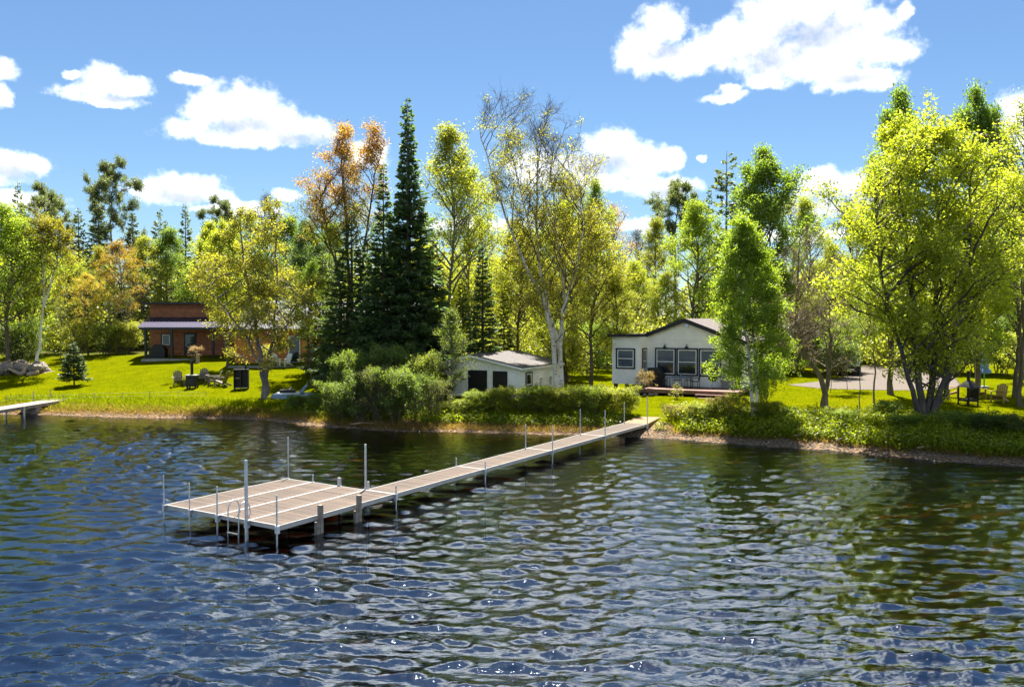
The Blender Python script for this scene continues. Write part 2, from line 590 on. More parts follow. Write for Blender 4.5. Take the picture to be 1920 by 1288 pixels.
def groundmat():
    m, t, out = newmat('ground')
    oc = t.n('ShaderNodeTexCoord').outputs['Object']
    sp = t.n('ShaderNodeSeparateXYZ', ins={0: oc})
    z = sp.outputs[2]
    n1 = t.noise(oc, 0.9, 5.0, 0.6)
    n2 = t.noise(oc, 9.0, 4.0, 0.6)
    n3 = t.noise(oc, 0.16, 3.0, 0.5)
    lawn = t.mix(t.mapr(n1, 0.3, 0.7), (0.080, 0.098, 0.001), (0.120, 0.128, 0.001))
    lawn = t.mix(t.math('MULTIPLY', t.mapr(n2, 0.45, 0.7), 0.45), lawn, (0.058, 0.082, 0.001))
    lawn = t.mix(t.math('MULTIPLY', t.mapr(n3, 0.52, 0.7), 0.35), lawn, (0.140, 0.120, 0.003))
    mud = t.mix(t.mapr(n2, 0.35, 0.65), (0.085, 0.050, 0.026), (0.25, 0.175, 0.110))
    floor_ = t.mix(t.mapr(n1, 0.35, 0.65), (0.055, 0.045, 0.020), (0.075, 0.095, 0.020))
    ze = t.math('ADD', z, t.math('MULTIPLY', t.math('SUBTRACT', n1, 0.5), 0.35))
    bank = t.mapr(ze, 0.42, 0.62)
    # the wood begins behind the houses
    far = t.math('ADD', sp.outputs[1], t.math('MULTIPLY', n1, 4.0))
    col = t.mix(bank, mud, t.mix(t.mapr(far, 73.0, 79.0), lawn, floor_))
    # sandy lake bed
    bed = t.mix(t.mapr(n1, 0.3, 0.7), (0.27, 0.17, 0.045), (0.40, 0.26, 0.08))
    col = t.mix(t.mapr(z, -0.35, -0.02), bed, col)
    b = t.n('ShaderNodeBsdfPrincipled', ins={'Base Color': col, 'Roughness': 0.95, 'Specular IOR Level': 0.0})
    bp = t.n('ShaderNodeBump', ins={'Height': t.noise(oc, 14.0, 5.0, 0.7), 'Strength': 0.7, 'Distance': 0.06})
    t.put(b.inputs['Normal'], bp.outputs[0])
    t.put(out.inputs[0], b.outputs[0])
    return m


ground = link('ground', mesh_np('ground', V, GF, True), groundmat())
tag(ground, kind='structure')

# ------------------------------------------------------------------ lake
rng = np.random.RandomState(11)


def waves(x, y):
    z = np.zeros_like(x)
    wx = x + 0.25 * vnoise(x * .8, y * .8, 21)
    wy = y + 0.25 * vnoise(x * .8, y * .8, 22) + .10 * vnoise(x * 1.6, y * 1.6, 27)
    # wind lanes and calmer patches
    patch = np.clip(0.75 + 0.75 * vnoise(x * .22, y * .30, 23) + .35 * vnoise(x * .6, y * .8, 24), .12, 1.7)
    ys = np.interp(x, SHORE[:, 0], SHORE[:, 1])
    calm = np.clip((ys - y) / 12, 0.3, 1) ** .8
    for i in range(80):
        lam = 0.16 * (8.0 ** rng.rand())                      # 0.16 .. 1.3 m
        th = math.radians(rng.normal(-10, 13) if i % 4 else rng.normal(22, 30)) + math.pi / 2
        k = 2 * math.pi / lam
        a = 0.0072 * lam ** 0.86 * (0.5 + rng.rand())
        z += a * np.sin(k * math.cos(th) * wx + k * math.sin(th) * wy + rng.rand() * 6.28) * (patch if lam < .6 else .6 + .4 * patch)
    return (z + .35 * np.abs(z)) * calm


# columns fan out with distance, so ripples stay sharp near the shore of the viewer
us = np.concatenate([-np.geomspace(30, 1.05, 24), np.linspace(-1, 1, 561), np.geomspace(1.05, 30, 24)])
yy = [8.0]
while yy[-1] < 58:
    yy.append(yy[-1] + max(0.045, 0.0050 * yy[-1]))
wys = np.concatenate([np.linspace(-400, 0, 14)[:-1], np.linspace(0, 8, 60)[:-1], np.array(yy), np.linspace(58.5, 140, 20)])
WU, WY = np.meshgrid(us, wys)
WX = WU * (np.clip(WY, 8, 60) * .66 + 2.0)
WZ = waves(WX, WY)
nx, ny = len(us), len(wys)
wxs = us
WV = np.stack([WX, WY, WZ], -1).reshape(-1, 3)
ii = (np.arange(ny - 1)[:, None] * nx + np.arange(nx - 1)[None, :]).ravel()
WF = np.stack([ii, ii + 1, ii + nx + 1, ii + nx], -1)
# close the body of water below the bed so that its depth can absorb light
bot = np.array([[WX[0, 0], wys[0], -12], [WX[0, -1], wys[0], -12], [WX[-1, -1], wys[-1], -12], [WX[-1, 0], wys[-1], -12]])
nb = len(WV)
south = list(range(0, nx))
north = list(range((ny - 1) * nx, ny * nx))
west = [j * nx for j in range(ny)]
east = [j * nx + nx - 1 for j in range(ny)]


def watermat():
    m, t, out = newmat('lake_water')
    oc = t.n('ShaderNodeTexCoord').outputs['Object']
    st = t.vec('MULTIPLY', oc, (0.75, 1.8, 1.0)).outputs[0]
    h = t.math('ADD', t.noise(st, 4.5, 3.0, 0.55, 0.6), t.math('MULTIPLY', t.noise(st, 12.0, 2.0, 0.5, 0.3), 0.30))
    bp = t.n('ShaderNodeBump', ins={'Height': h, 'Strength': 0.16, 'Distance': 0.06})
    fr = t.n('ShaderNodeFresnel', ins={'IOR': 3.0, 'Normal': bp.outputs[0]})
    gl = t.n('ShaderNodeBsdfGlossy', ins={'Color': (0.85, 0.93, 1.0), 'Roughness': 0.015, 'Normal': bp.outputs[0]})
    tr = t.n('ShaderNodeBsdfTransparent', ins={'Color': (0.97, 0.95, 0.90)})
    mx = t.n('ShaderNodeMixShader', ins={0: fr.outputs[0], 1: tr.outputs[0], 2: gl.outputs[0]})
    t.put(out.inputs['Surface'], mx.outputs[0])
    va = t.n('ShaderNodeVolumeAbsorption', ins={'Color': (0.63, 0.49, 0.08), 'Density': 0.95})
    t.put(out.inputs['Volume'], va.outputs[0])
    return m


side = [south[::-1] + [], north, west, east[::-1]]
lake_me = bpy.data.meshes.new('lake')
tri_faces = [WF]
b0, b1, b2, b3 = nb, nb + 1, nb + 2, nb + 3
fan = []
for seq, (ca, cb) in ((south, (b0, b1)), (east, (b1, b2)), (north[::-1], (b2, b3)), (west[::-1], (b3, b0))):
    for i in range(len(seq) - 1):
        fan.append((seq[i + 1], seq[i], ca))
    fan.append((seq[-1], ca, cb))
WALL = np.array(fan)
BOT = np.array([[b0, b3, b2, b1]])
lake = link('lake', mesh_np('lake', np.concatenate([WV, bot]), [WF, WALL, BOT], True), watermat())
tag(lake, kind='structure')


# ------------------------------------------------------------------ plants: branches and leaves as real faces
def tubes(P, R, sides):
    """P (N,M,3) polylines, R (N,M) radii -> verts, quads"""
    N, Mm, _ = P.shape
    T = np.gradient(P, axis=1)
    T /= np.linalg.norm(T, axis=2, keepdims=True) + 1e-9
    ref = np.where(np.abs(T[..., 2:3]) > .9, np.array([1., 0, 0]), np.array([0, 0, 1.]))
    A = np.cross(T, ref)
    A /= np.linalg.norm(A, axis=2, keepdims=True) + 1e-9
    B = np.cross(T, A)
    ang = np.arange(sides) * 2 * np.pi / sides
    V = P[:, :, None, :] + R[:, :, None, None] * (np.cos(ang)[None, None, :, None] * A[:, :, None, :] + np.sin(ang)[None, None, :, None] * B[:, :, None, :])
    idx = np.arange(N * Mm * sides).reshape(N, Mm, sides)
    n = np.roll(idx, -1, axis=2)
    F = np.stack([idx[:, :-1], n[:, :-1], n[:, 1:], idx[:, 1:]], -1).reshape(-1, 4)
    return V.reshape(-1, 3), F


def curve(p0, c, p1, m):
    t = np.linspace(0, 1, m)[None, :, None]
    return (1 - t) ** 2 * p0[:, None] + 2 * t * (1 - t) * c[:, None] + t ** 2 * p1[:, None]


def along(P, t):
    """point and tangent on polylines P (N,M,3) at t (N,)"""
    Mm = P.shape[1]
    f = np.clip(t, 0, .9999) * (Mm - 1)
    i = f.astype(int)
    w = (f - i)[:, None]
    a, b = P[np.arange(len(P)), i], P[np.arange(len(P)), i + 1]
    d = b - a
    return a * (1 - w) + b * w, d / (np.linalg.norm(d, axis=1, keepdims=True) + 1e-9)


def unit(v):
    return v / (np.linalg.norm(v, axis=1, keepdims=True) + 1e-9)


def leaves(r, C, size, up=0.6, aspect=1.5, axis=None):
    """kite shaped leaves at C"""
    n = len(C)
    a = unit(r.normal(size=(n, 3)) + (0 if axis is None else axis))
    nrm = unit(r.normal(size=(n, 3)) + np.array([0, 0, up * 2.]))
    b = unit(np.cross(a, nrm))
    a = np.cross(nrm, b) if axis is None else a
    s = (size * r.uniform(.65, 1.35, n))[:, None]
    L, Wd = a * s * .5 * aspect ** .5, b * s * .5 / aspect ** .5
    V = np.stack([C - L, C + Wd - L * .1, C + L, C - Wd - L * .1], 1).reshape(-1, 3)
    F = np.arange(4 * n).reshape(n, 4)
    return V, F


def join(parts):
    Vs, Fs, b = [], [], 0
    for V, F in parts:
        Vs.append(V)
        Fs.append(F + b)
        b += len(V)
    return np.concatenate(Vs), np.concatenate(Fs)


def resample(pts, m):
    pts = np.array(pts, float)
    # smooth through the points
    t0 = np.linspace(0, 1, len(pts))
    t = np.linspace(0, 1, m)
    out = np.stack([np.interp(t, t0, pts[:, k]) for k in range(3)], 1)
    for _ in range(2):
        out[1:-1] = .25 * out[:-2] + .5 * out[1:-1] + .25 * out[2:]
    return out


def broadleaf(seed, H, prof, cb=.2, stems=None, r0=.16, nl=34, ns=6, nt=4, nleaf=14, leaf=.13, spread=.22, rise=.55, aspect=1.4,
              twig=.55, bare_top=0.0, droop=0.0, up=.6, bare=0.0, spread_in=.55, twig_r=.007, fine=0, leafmask=None, axis_k=None, limb_k=1.0):
    """returns (branch V,F), (leaf V,F). prof: list of (height fraction, radius) of the crown"""
    leaf, nleaf = leaf * .66, int(round(nleaf * 1.5))
    r = np.random.RandomState(seed)
    ph, pr = np.array(prof).T
    if stems is None:
        stems = [([(0, 0, -.2), (r.normal(0, .02) * H, r.normal(0, .02) * H, .35 * H), (r.normal(0, .03) * H, r.normal(0, .03) * H, .7 * H), (r.normal(0, .02) * H, r.normal(0, .02) * H, .99 * H)], r0)]
    parts, limbsP, limbsR = [], [], []
    m = 18
    SP, SR = [], []
    for pts, rr in stems:
        P = resample(pts, m)
        P[1:-1, :2] += r.normal(0, .012 * H ** .5, (m - 2, 2))
        t = np.linspace(0, 1, m)
        R = rr * ((1 - t) ** .75 * .93 + .05) * (1 + .5 * np.exp(-t * 22))
        SP.append(P)
        SR.append(R)
    V, F = tubes(np.array(SP), np.array(SR), 8)
    parts.append((V, F))
    n_stem_faces = len(F)
    n_st = len(stems)
    k = np.arange(nl)
    sid = k % n_st
    SPa = np.array(SP)[sid]
    tops = SPa[:, -1, 2]
    tb = np.clip(cb * H / tops, .02, .9)
    tt = tb + (1 - tb) * np.clip(((k + r.uniform(0, 1, nl)) / nl) ** .85, 0, .985)
    O, T = along(SPa, tt)
    az = k * 2.39996 + r.normal(0, .5, nl)
    h = O[:, 2] / H
    E = np.interp(np.clip(h + .08, 0, 1), ph, pr) * r.uniform(.62, 1.12, nl) * (1 + .15 * np.sin(3 * az + seed))
    # crown axis at mean of the stems: limbs reach for the crown outline
    u = np.stack([np.cos(az), np.sin(az), np.zeros(nl)], 1)
    ctr = O * (np.array([.78, .78, 0]) if n_st > 1 else np.array([.5, .5, 0]))
    if n_st > 1:
        E = E * .72
    endxy = ctr + u * E[:, None]
    L = np.linalg.norm((endxy - O)[:, :2], axis=1) + .15
    ez = np.minimum(O[:, 2] + L * rise * r.uniform(.5, 1.5, nl) - droop * L * (1 - h), H * (1.02 - .0 * h))
    End = np.stack([endxy[:, 0], endxy[:, 1], ez], 1)
    Cc = O + (End - O) * .5 + np.stack([r.normal(0, .08, nl) * L, r.normal(0, .08, nl) * L, L * .12 * r.uniform(-.5, 1.3, nl)], 1)
    LP = curve(O, Cc, End, 8)
    LP[:, 1:-1] += r.normal(0, .02, (nl, 6, 3)) * L[:, None, None]
    ll = np.linalg.norm(End - O, axis=1)
    lr = limb_k * np.clip(.016 * ll + .008, .012, .10)[:, None] * np.linspace(1, .25, 8)[None]
    parts.append(tubes(LP, lr, 5))
    # second order
    N2 = nl * ns
    rep = np.repeat(np.arange(nl), ns)
    t2 = spread_in * .5 + (1 - spread_in * .5) * r.uniform(0, 1, N2) ** .8
    O2, T2 = along(LP[rep], t2)
    D2 = unit(T2 + r.normal(0, .75, (N2, 3)) + np.array([0, 0, .25 - droop * .6]))
    L2 = ll[rep] * r.uniform(.16, .42, N2) * (1.25 - .6 * t2) + .15
    E2 = O2 + D2 * L2[:, None]
    C2 = O2 + D2 * L2[:, None] * .5 + r.normal(0, .1, (N2, 3)) * L2[:, None]
    P2 = curve(O2, C2, E2, 5)
    parts.append(tubes(P2, np.clip(.011 * L2 + .004, .006, .03)[:, None] * np.linspace(1, .3, 5)[None], 3))
    # twigs, also from the top of the stems
    N3 = N2 * nt
    rep3 = np.repeat(np.arange(N2), nt)
    t3 = r.uniform(.25, 1, N3)
    O3, T3 = along(P2[rep3], t3)
    D3 = unit(T3 * .8 + r.normal(0, .7, (N3, 3)) + np.array([0, 0, .2 - droop]))
    L3 = twig * r.uniform(.5, 1.4, N3)
    E3 = O3 + D3 * L3[:, None]
    C3 = O3 + D3 * L3[:, None] * .5 + r.normal(0, .08, (N3, 3)) * L3[:, None] + np.array([0, 0, droop * .1])
    P3 = curve(O3, C3, E3, 3)
    sel3 = np.ones(N3, bool) if fine else (r.rand(N3) < .55)
    parts.append(tubes(P3[sel3], np.full((sel3.sum(), 3), twig_r) * np.array([1, .8, .4])[None], 3))
    if fine:
        rp = np.repeat(np.arange(N3), fine)
        O4, T4 = along(P3[rp], r.uniform(.2, 1, len(rp)))
        D4 = unit(T4 + r.normal(0, .7, (len(rp), 3)))
        E4 = O4 + D4 * (twig * .6 * r.uniform(.5, 1.3, len(rp)))[:, None]
        P4 = np.stack([O4, (O4 + E4) / 2 + r.normal(0, .02, O4.shape), E4], 1)
        parts.append(tubes(P4, np.full((len(rp), 3), twig_r * .7) * np.array([1, .8, .4])[None], 3))
    # leaves
    keep = r.rand(N3) > bare
    hz = E3[:, 2] / H
    if bare_top:
        keep &= (hz < 1 - bare_top) | (r.rand(N3) < .10)
    # whole twig-systems are fuller or thinner: clumps and gaps
    full = r.uniform(.4, 1.2, N2)[rep3]
    keep &= r.rand(N3) < full
    if leafmask is not None:
        keep &= leafmask(E3 / H, r)
    idx = np.repeat(np.where(keep)[0], nleaf)
    n = len(idx)
    Q, TQ = along(P3[idx], r.uniform(.1, 1.05, n))
    C = Q + r.normal(0, 1, (n, 3)) * spread * np.array([.8, .8, .55])
    lv = leaves(r, C, np.full(n, leaf), up, aspect, None if axis_k is None else TQ * axis_k)
    return (*join(parts), n_stem_faces), lv


def conifer(seed, H, Rmax, cb=.06, power=.9, whorl=.30, per=7, dens=26, needle=.30, nw=.055, droop=.35, gap=.12, r0=.16, ragged=.25, topbare=0.0):
    """spire with whorls of drooping branches; needle sprays are narrow blades along every branch"""
    r = np.random.RandomState(seed)
    t = np.linspace(0, 1, 14)
    tp = np.stack([r.normal(0, .01, 14), r.normal(0, .01, 14), t * H - .2 * (t == 0)], 1)
    parts = [tubes(tp[None], (r0 * (1 - t) ** .9 + .01)[None], 7)]
    zs = np.arange(cb * H, H * .985, whorl)
    O, E, h_ = [], [], []
    for z in zs:
        h = z / H
        R = Rmax * (1 - h) ** power * (.55 + .45 * min(1, h / .12 + .3)) + .10
        n = max(3, int(per * (.5 + .5 * (1 - h))))
        a0 = r.uniform(0, 6.28)
        for k in range(n):
            if r.rand() < gap:
                continue
            a = a0 + 6.28 * k / n + r.normal(0, .25)
            Lb = R * r.uniform(1 - ragged, 1 + ragged * .7)
            zz = z + r.uniform(-.5, .5) * whorl
            up = .55 * h - droop * (1 - h) + r.normal(0, .08)
            O.append((0, 0, zz))
            E.append((math.cos(a) * Lb, math.sin(a) * Lb, zz + up * Lb))
            h_.append(h)
    O, E, h_ = np.array(O), np.array(E), np.array(h_)
    C = (O + E) / 2
    Lb = np.linalg.norm(E - O, axis=1)
    C[:, 2] += Lb * .10
    P = curve(O, C, E, 6)
    P[:, -1, 2] += Lb * .06
    parts.append(tubes(P, np.clip(.012 * Lb + .004, .006, .05)[:, None] * np.linspace(1, .3, 6)[None], 4))
    # sprays
    cnt = np.maximum(4, (dens * Lb).astype(int))
    idx = np.repeat(np.arange(len(P)), cnt)
    n = len(idx)
    tt = r.uniform(.08, 1.0, n) ** .8
    Q, T = along(P[idx], tt)
    side = unit(np.cross(T, np.array([[0, 0, 1.]])))
    sgn = r.choice([-1, 1], n)[:, None]
    D = unit(T * .75 + side * sgn * r.uniform(.2, 1.1, n)[:, None] + r.normal(0, .22, (n, 3)) + np.array([0, 0, -.12]))
    wid = np.clip(.42 * Lb[idx] * (1.15 - tt), .05, .75)
    base = Q + D * (wid * r.uniform(0, .9, n))[:, None]
    s = needle * r.uniform(.6, 1.3, n) * np.clip(.55 + Lb[idx] * .3, .5, 1.1)
    nrm = unit(r.normal(size=(n, 3)) * .55 + np.array([0, 0, 1.]))
    b = unit(np.cross(D, nrm))
    Lv, Wv = D * s[:, None], b * (nw * r.uniform(.7, 1.4, n))[:, None]
    V = np.stack([base, base + Lv * .45 + Wv, base + Lv + np.array([0, 0, -.03]), base + Lv * .45 - Wv], 1).reshape(-1, 3)
    Fq = np.arange(4 * n).reshape(n, 4)
    return join(parts), (V, Fq)


PROTO = {}
PROTO_MI = {}


def proto(key, branch, leaf):
    bm = mesh_np(key + '_trunk', branch[0], branch[1], True)
    if len(branch) > 2:
        mi = np.ones(len(branch[1]), dtype=np.int32)
        mi[:branch[2]] = 0
        PROTO_MI[key] = mi
    PROTO[key] = (bm, mesh_np(key + '_crown', leaf[0], leaf[1]))


def plant(key, name, label, cat, loc, s=1.0, rz=0.0, leafcol=(.07, .10, .01), barkcol=(.16, .12, .09), leafm='leaf', barkm='bark', group=None, sxy=None, part=('trunk', 'crown'), tilt=0.0):
    bm, lm = PROTO[key]
    root = thing(name, label, cat, loc, rz, group)
    root.scale = (sxy or s, sxy or s, s)
    root.rotation_euler = (tilt, 0, rz)
    if barkm == 'birch' and not bm.materials:        # white stems, brown twigs
        bm.materials.append(M['birch'])
        bm.materials.append(M['bark'])
        bm.polygons.foreach_set('material_index', PROTO_MI[key])
    link(part[0], bm, M[barkm], root, barkcol)
    link(part[1], lm, M[leafm], root, leafcol)
    return root


# colours of real leaves (linear)
YG = (0.285, 0.33, 0.03)     # yellow-green, young leaves
LG = (0.215, 0.29, 0.03)     # light green
MG = (0.15, 0.225, 0.028)     # mid green
DG = (0.09, 0.14, 0.024)
GOLD = (0.35, 0.285, 0.04)
TAN = (.33, .20, .06)
OL = (0.245, 0.27, 0.04)
SPR = (0.09, 0.15, 0.066)    # spruce
SPR2 = (0.115, 0.15, 0.055)
PIN = (0.12, 0.15, 0.06)
BK = (.150, .120, .095)
BKD = (.075, .060, .050)
BKG = (.260, .235, .205)


# ------------------------------------------------------------------ prototypes for the wood
OV = [(0, .15), (.15, .5), (.3, .85), (.5, 1.0), (.7, .85), (.85, .55), (1, .12)]


def sc(prof, R):
    return [(a, b * R) for a, b in prof]


COLUMN = [(0, .2), (.12, .6), (.3, .95), (.55, 1.0), (.75, .8), (.9, .5), (1, .12)]
HIGH = [(0, .05), (.3, .25), (.45, .8), (.62, 1.0), (.8, .8), (.92, .5), (1, .12)]
proto('airy', *broadleaf(101, 14, sc(HIGH, 2.9), cb=.30, nl=34, ns=6, nt=4, nleaf=15, leaf=.15, spread=.24, r0=.13, rise=.9))
proto('full', *broadleaf(102, 14, sc(OV, 3.6), cb=.14, nl=44, ns=7, nt=4, nleaf=19, leaf=.17, spread=.27, r0=.17, rise=.75))
proto('slender', *broadleaf(103, 14, sc(COLUMN, 2.2), cb=.18, nl=46, ns=6, nt=4, nleaf=14, leaf=.14, spread=.2, r0=.11, rise=1.1))
proto('sparse', *broadleaf(104, 14, sc(HIGH, 2.9), cb=.34, nl=34, ns=6, nt=4, nleaf=7, leaf=.13, spread=.2, r0=.13, rise=1.0, bare=.3))
proto('bare', *broadleaf(105, 14, sc(HIGH, 2.4), cb=.30, nl=36, ns=7, nt=4, nleaf=3, leaf=.09, spread=.1, r0=.11, rise=1.3, bare=.75, fine=2, twig_r=.010))
proto('maple', *broadleaf(106, 14, sc(COLUMN, 3.2), cb=.16, nl=52, ns=7, nt=4, nleaf=22, leaf=.19, spread=.27, r0=.2, rise=1.0,
                          stems=[([(0, 0, -.2), (.2, 0, 4), (-.3, .2, 9), (-.2, .1, 13.9)], .2), ([(.1, 0, 1.5), (1.2, .3, 6), (1.6, .2, 12.2)], .12), ([(-.1, 0, 1.8), (-1.1, -.3, 6), (-1.7, .1, 12.8)], .12)]))
proto('spruce', *conifer(111, 14, 2.3, cb=.05, per=8, dens=42, nw=.065))
proto('narrow_spruce', *conifer(112, 14, 1.5, cb=.08, per=8, dens=56, nw=.065, gap=.05, droop=.3, power=.75))
proto('ragged_spruce', *conifer(113, 14, 1.9, cb=.22, per=7, dens=50, gap=.2, ragged=.5, power=.55, whorl=.40, droop=.1, nw=.07))
PINE = [(0, .02), (.35, .12), (.45, .55), (.6, 1.0), (.75, .75), (.85, .95), (.95, .8), (1, .3)]
proto('pine', *broadleaf(114, 14, sc(PINE, 3.0), cb=.42, nl=22, ns=7, nt=5, nleaf=34, leaf=.17, spread=.16, r0=.17, rise=.25, aspect=5.0, twig=.5, axis_k=1.1, spread_in=.9))
proto('shrub', *broadleaf(121, 2.0, [(0, .6), (.3, 1.0), (.6, 1.05), (.85, .75), (1, .3)], cb=.05, nl=34, ns=5, nt=3, nleaf=12, leaf=.085, spread=.10, rise=.9, twig=.26,
                          stems=[([(0.1 * i - .25, .1 * (i % 3) - .1, -.1), (.25 * i - .6, .3 * (i % 3) - .3, 1.0), (.36 * i - .9, .4 * (i % 3) - .4, 1.75 + .05 * i)], .02) for i in range(6)]))
proto('dense_shrub', *broadleaf(122, 2.0, [(0, .75), (.3, 1.15), (.6, 1.1), (.85, .8), (1, .35)], cb=.03, nl=44, ns=6, nt=3, nleaf=16, leaf=.085, spread=.11, rise=.8, twig=.28,
                                stems=[([(0.1 * i - .25, .1 * (i % 3) - .1, -.1), (.25 * i - .6, .3 * (i % 3) - .3, 1.0), (.36 * i - .9, .4 * (i % 3) - .4, 1.75 + .05 * i)], .02) for i in range(6)]))
proto('twiggy_shrub', *broadleaf(123, 2.0, [(0, .5), (.3, .85), (.6, 1.0), (.85, .8), (1, .35)], cb=.03, nl=36, ns=6, nt=4, nleaf=5, leaf=.06, spread=.08, rise=1.0, twig=.26, fine=1, twig_r=.005,
                                 stems=[([(0.1 * i - .25, .1 * (i % 3) - .1, -.1), (.25 * i - .6, .3 * (i % 3) - .3, 1.0), (.36 * i - .9, .4 * (i % 3) - .4, 1.75 + .05 * i)], .018) for i in range(6)]))


def height_for(px, top, y):
    """height of a plant rooted at depth y whose tip reaches photo row top"""
    b = on_ground(px, y)
    return at_y(px, top, y).z - b.z, b


def wood(key, px, y, top, label, cat='tree', name='leafy_tree', col=YG, bark=BK, w=1.0, rz=None, barkm='bark', leafm=None, group='trees of the wood behind the houses', base=14.0):
    h, b = height_for(px, top, y)
    s = h / base
    rz = (px * 1.7) % 6.28 if rz is None else rz
    lm = leafm or ('needle' if key in ('spruce', 'narrow_spruce', 'ragged_spruce', 'pine') else 'leaf')
    return plant(key, name, label, cat, b, s, rz, col, bark, lm, barkm, group, sxy=s * w)


# --- back row, left half
wood('full', 12, 66, 400, 'bright green leafy tree at the left edge behind the root pile', col=LG, w=1.15)
wood('full', -40, 70, 360, 'leafy tree cut off by the left edge of the picture', col=MG)
wood('maple', 48, 74, 420, 'yellow-green tree between the left edge and the white birch', col=YG)
wood('spruce', 38, 92, 340, 'dark spruce rising highest near the left edge', name='spruce_tree', col=SPR2, w=.8)
wood('pine', 88, 96, 358, 'small-headed pine right of the left-edge spruce', name='pine_tree', col=PIN, w=.85)
wood('pine', 216, 88, 312, 'tall white pine with a flat layered head above the brown house side', name='pine_tree', col=PIN, w=.66, rz=.6)
wood('spruce', 150, 86, 388, 'dark spruce left of the tall pine', name='spruce_tree', col=SPR2)
wood('spruce', 188, 84, 374, 'broad dark spruce just in front of the tall pine', name='spruce_tree', col=PIN, w=1.15)
wood('spruce', 252, 84, 398, 'olive spruce right of the tall pine trunk', name='spruce_tree', col=(.045, .065, .02), w=1.1)
wood('ragged_spruce', 303, 92, 390, 'thin dark spruce between the pine and the apple tree', name='spruce_tree', col=SPR2, w=.8)
wood('spruce', 350, 90, 380, 'pointed dark spruce above the brown house roof', name='spruce_tree', col=SPR2, w=.85)
wood('pine', 416, 94, 380, 'pine head showing above the yellow tree by the brown house', name='pine_tree', col=PIN, w=.7)
wood('airy', 128, 77, 480, 'yellow-green tree right of the white birch', col=YG)
wood('airy', 165, 73, 520, 'low golden tree above the little lawn spruce', col=GOLD, w=1.1)
wood('airy', 222, 76, 462, 'golden and orange tinted tree left of the brown house', col=(.27, .19, .02), w=1.1)
wood('slender', 190, 80, 470, 'slim olive tree between the golden trees', col=OL)
wood('full', 275, 82, 455, 'grey-green tree behind the left corner of the brown house', col=OL)
wood('full', 320, 84, 440, 'olive tree behind the porch of the brown house', col=MG)
wood('sparse', 250, 79, 500, 'thin pale-stemmed tree beside the brown house', col=OL, bark=BKG)
wood('maple', 400, 84, 425, 'yellow tree behind the roof of the brown house', col=YG)
wood('airy', 470, 86, 410, 'pale tree behind the middle of the brown house', col=LG)
wood('bare', 500, 84, 380, 'bare-twigged tree above the long roof', col=LG, bark=BK)
wood('full', 545, 82, 420, 'green tree behind the right end of the brown house', col=MG)
wood('full', 620, 84, 430, 'shadowy green tree behind the copper maple', col=MG)
wood('full', 800, 84, 470, 'yellow-green tree behind the tall spruce', col=YG)
wood('airy', 900, 86, 420, 'light tree behind the dark cedar', col=YG)
# --- back row, right half
wood('full', 985, 82, 440, 'yellow-green tree behind the white birch clump', col=YG)
wood('sparse', 1060, 84, 330, 'thin-leaved tree with bare tips right of the birch clump', col=OL, bark=BKG)
wood('slender', 1117, 82, 350, 'narrow green tree tip right of the birch clump', col=LG, w=.8)
wood('sparse', 1150, 84, 395, 'tree with pinkish buds above the left of the cottage', col=TAN)
wood('bare', 1195, 88, 440, 'leafless grey tree between the cottage and the small pine', col=OL, bark=BK)
wood('full', 1190, 76, 500, 'yellow-green tree above the left end of the cottage roof', col=YG)
wood('full', 1140, 72, 540, 'dull green tree behind the sunroom of the cottage', col=OL)
wood('full', 1250, 76, 520, 'shadowy yellow-green tree behind the cottage ridge', col=OL)
wood('slender', 1228, 82, 420, 'slender olive tree left of the small pine', col=OL)
wood('pine', 1268, 90, 350, 'small pine with an open rounded head above the cottage', name='pine_tree', col=PIN, w=.85, rz=2.2)
wood('spruce', 1327, 92, 348, 'dark spruce tip between the two pines', name='spruce_tree', col=SPR, w=.7)
wood('ragged_spruce', 1360, 86, 283, 'tall ragged dark spruce left of the big green maple', name='spruce_tree', col=SPR2, w=.95)
wood('full', 1305, 76, 395, 'light green rounded tree behind the front birch', col=LG, w=1.0)
wood('maple', 1425, 74, 290, 'big mid-green maple above the right end of the cottage', col=MG, w=.95)
wood('sparse', 1480, 80, 375, 'thin whitish flowering tree right of the big green maple', col=OL, bark=BKG)
wood('slender', 1515, 78, 382, 'yellow-green slim tree above the twisted bare tree', col=YG)
wood('bare', 1590, 84, 388, 'leafless tree left of the large lakeside maple', col=OL, bark=BK)
wood('full', 1560, 80, 470, 'olive tree behind the twisted bare tree', col=OL)
wood('full', 1470, 72, 520, 'dull yellow-green tree behind the front birch and the twisted tree', col=OL)
wood('full', 1640, 84, 440, 'yellow-green tree behind the parked car', col=YG)
wood('full', 1740, 86, 420, 'leafy tree behind the gravel drive', col=MG)
wood('full', 1830, 84, 430, 'leafy tree behind the blue parasol', col=MG)
wood('full', 1920, 80, 400, 'leafy tree behind the right edge of the picture', col=MG)
wood('full', 1990, 70, 340, 'leafy tree cut off by the right edge of the picture', col=LG)


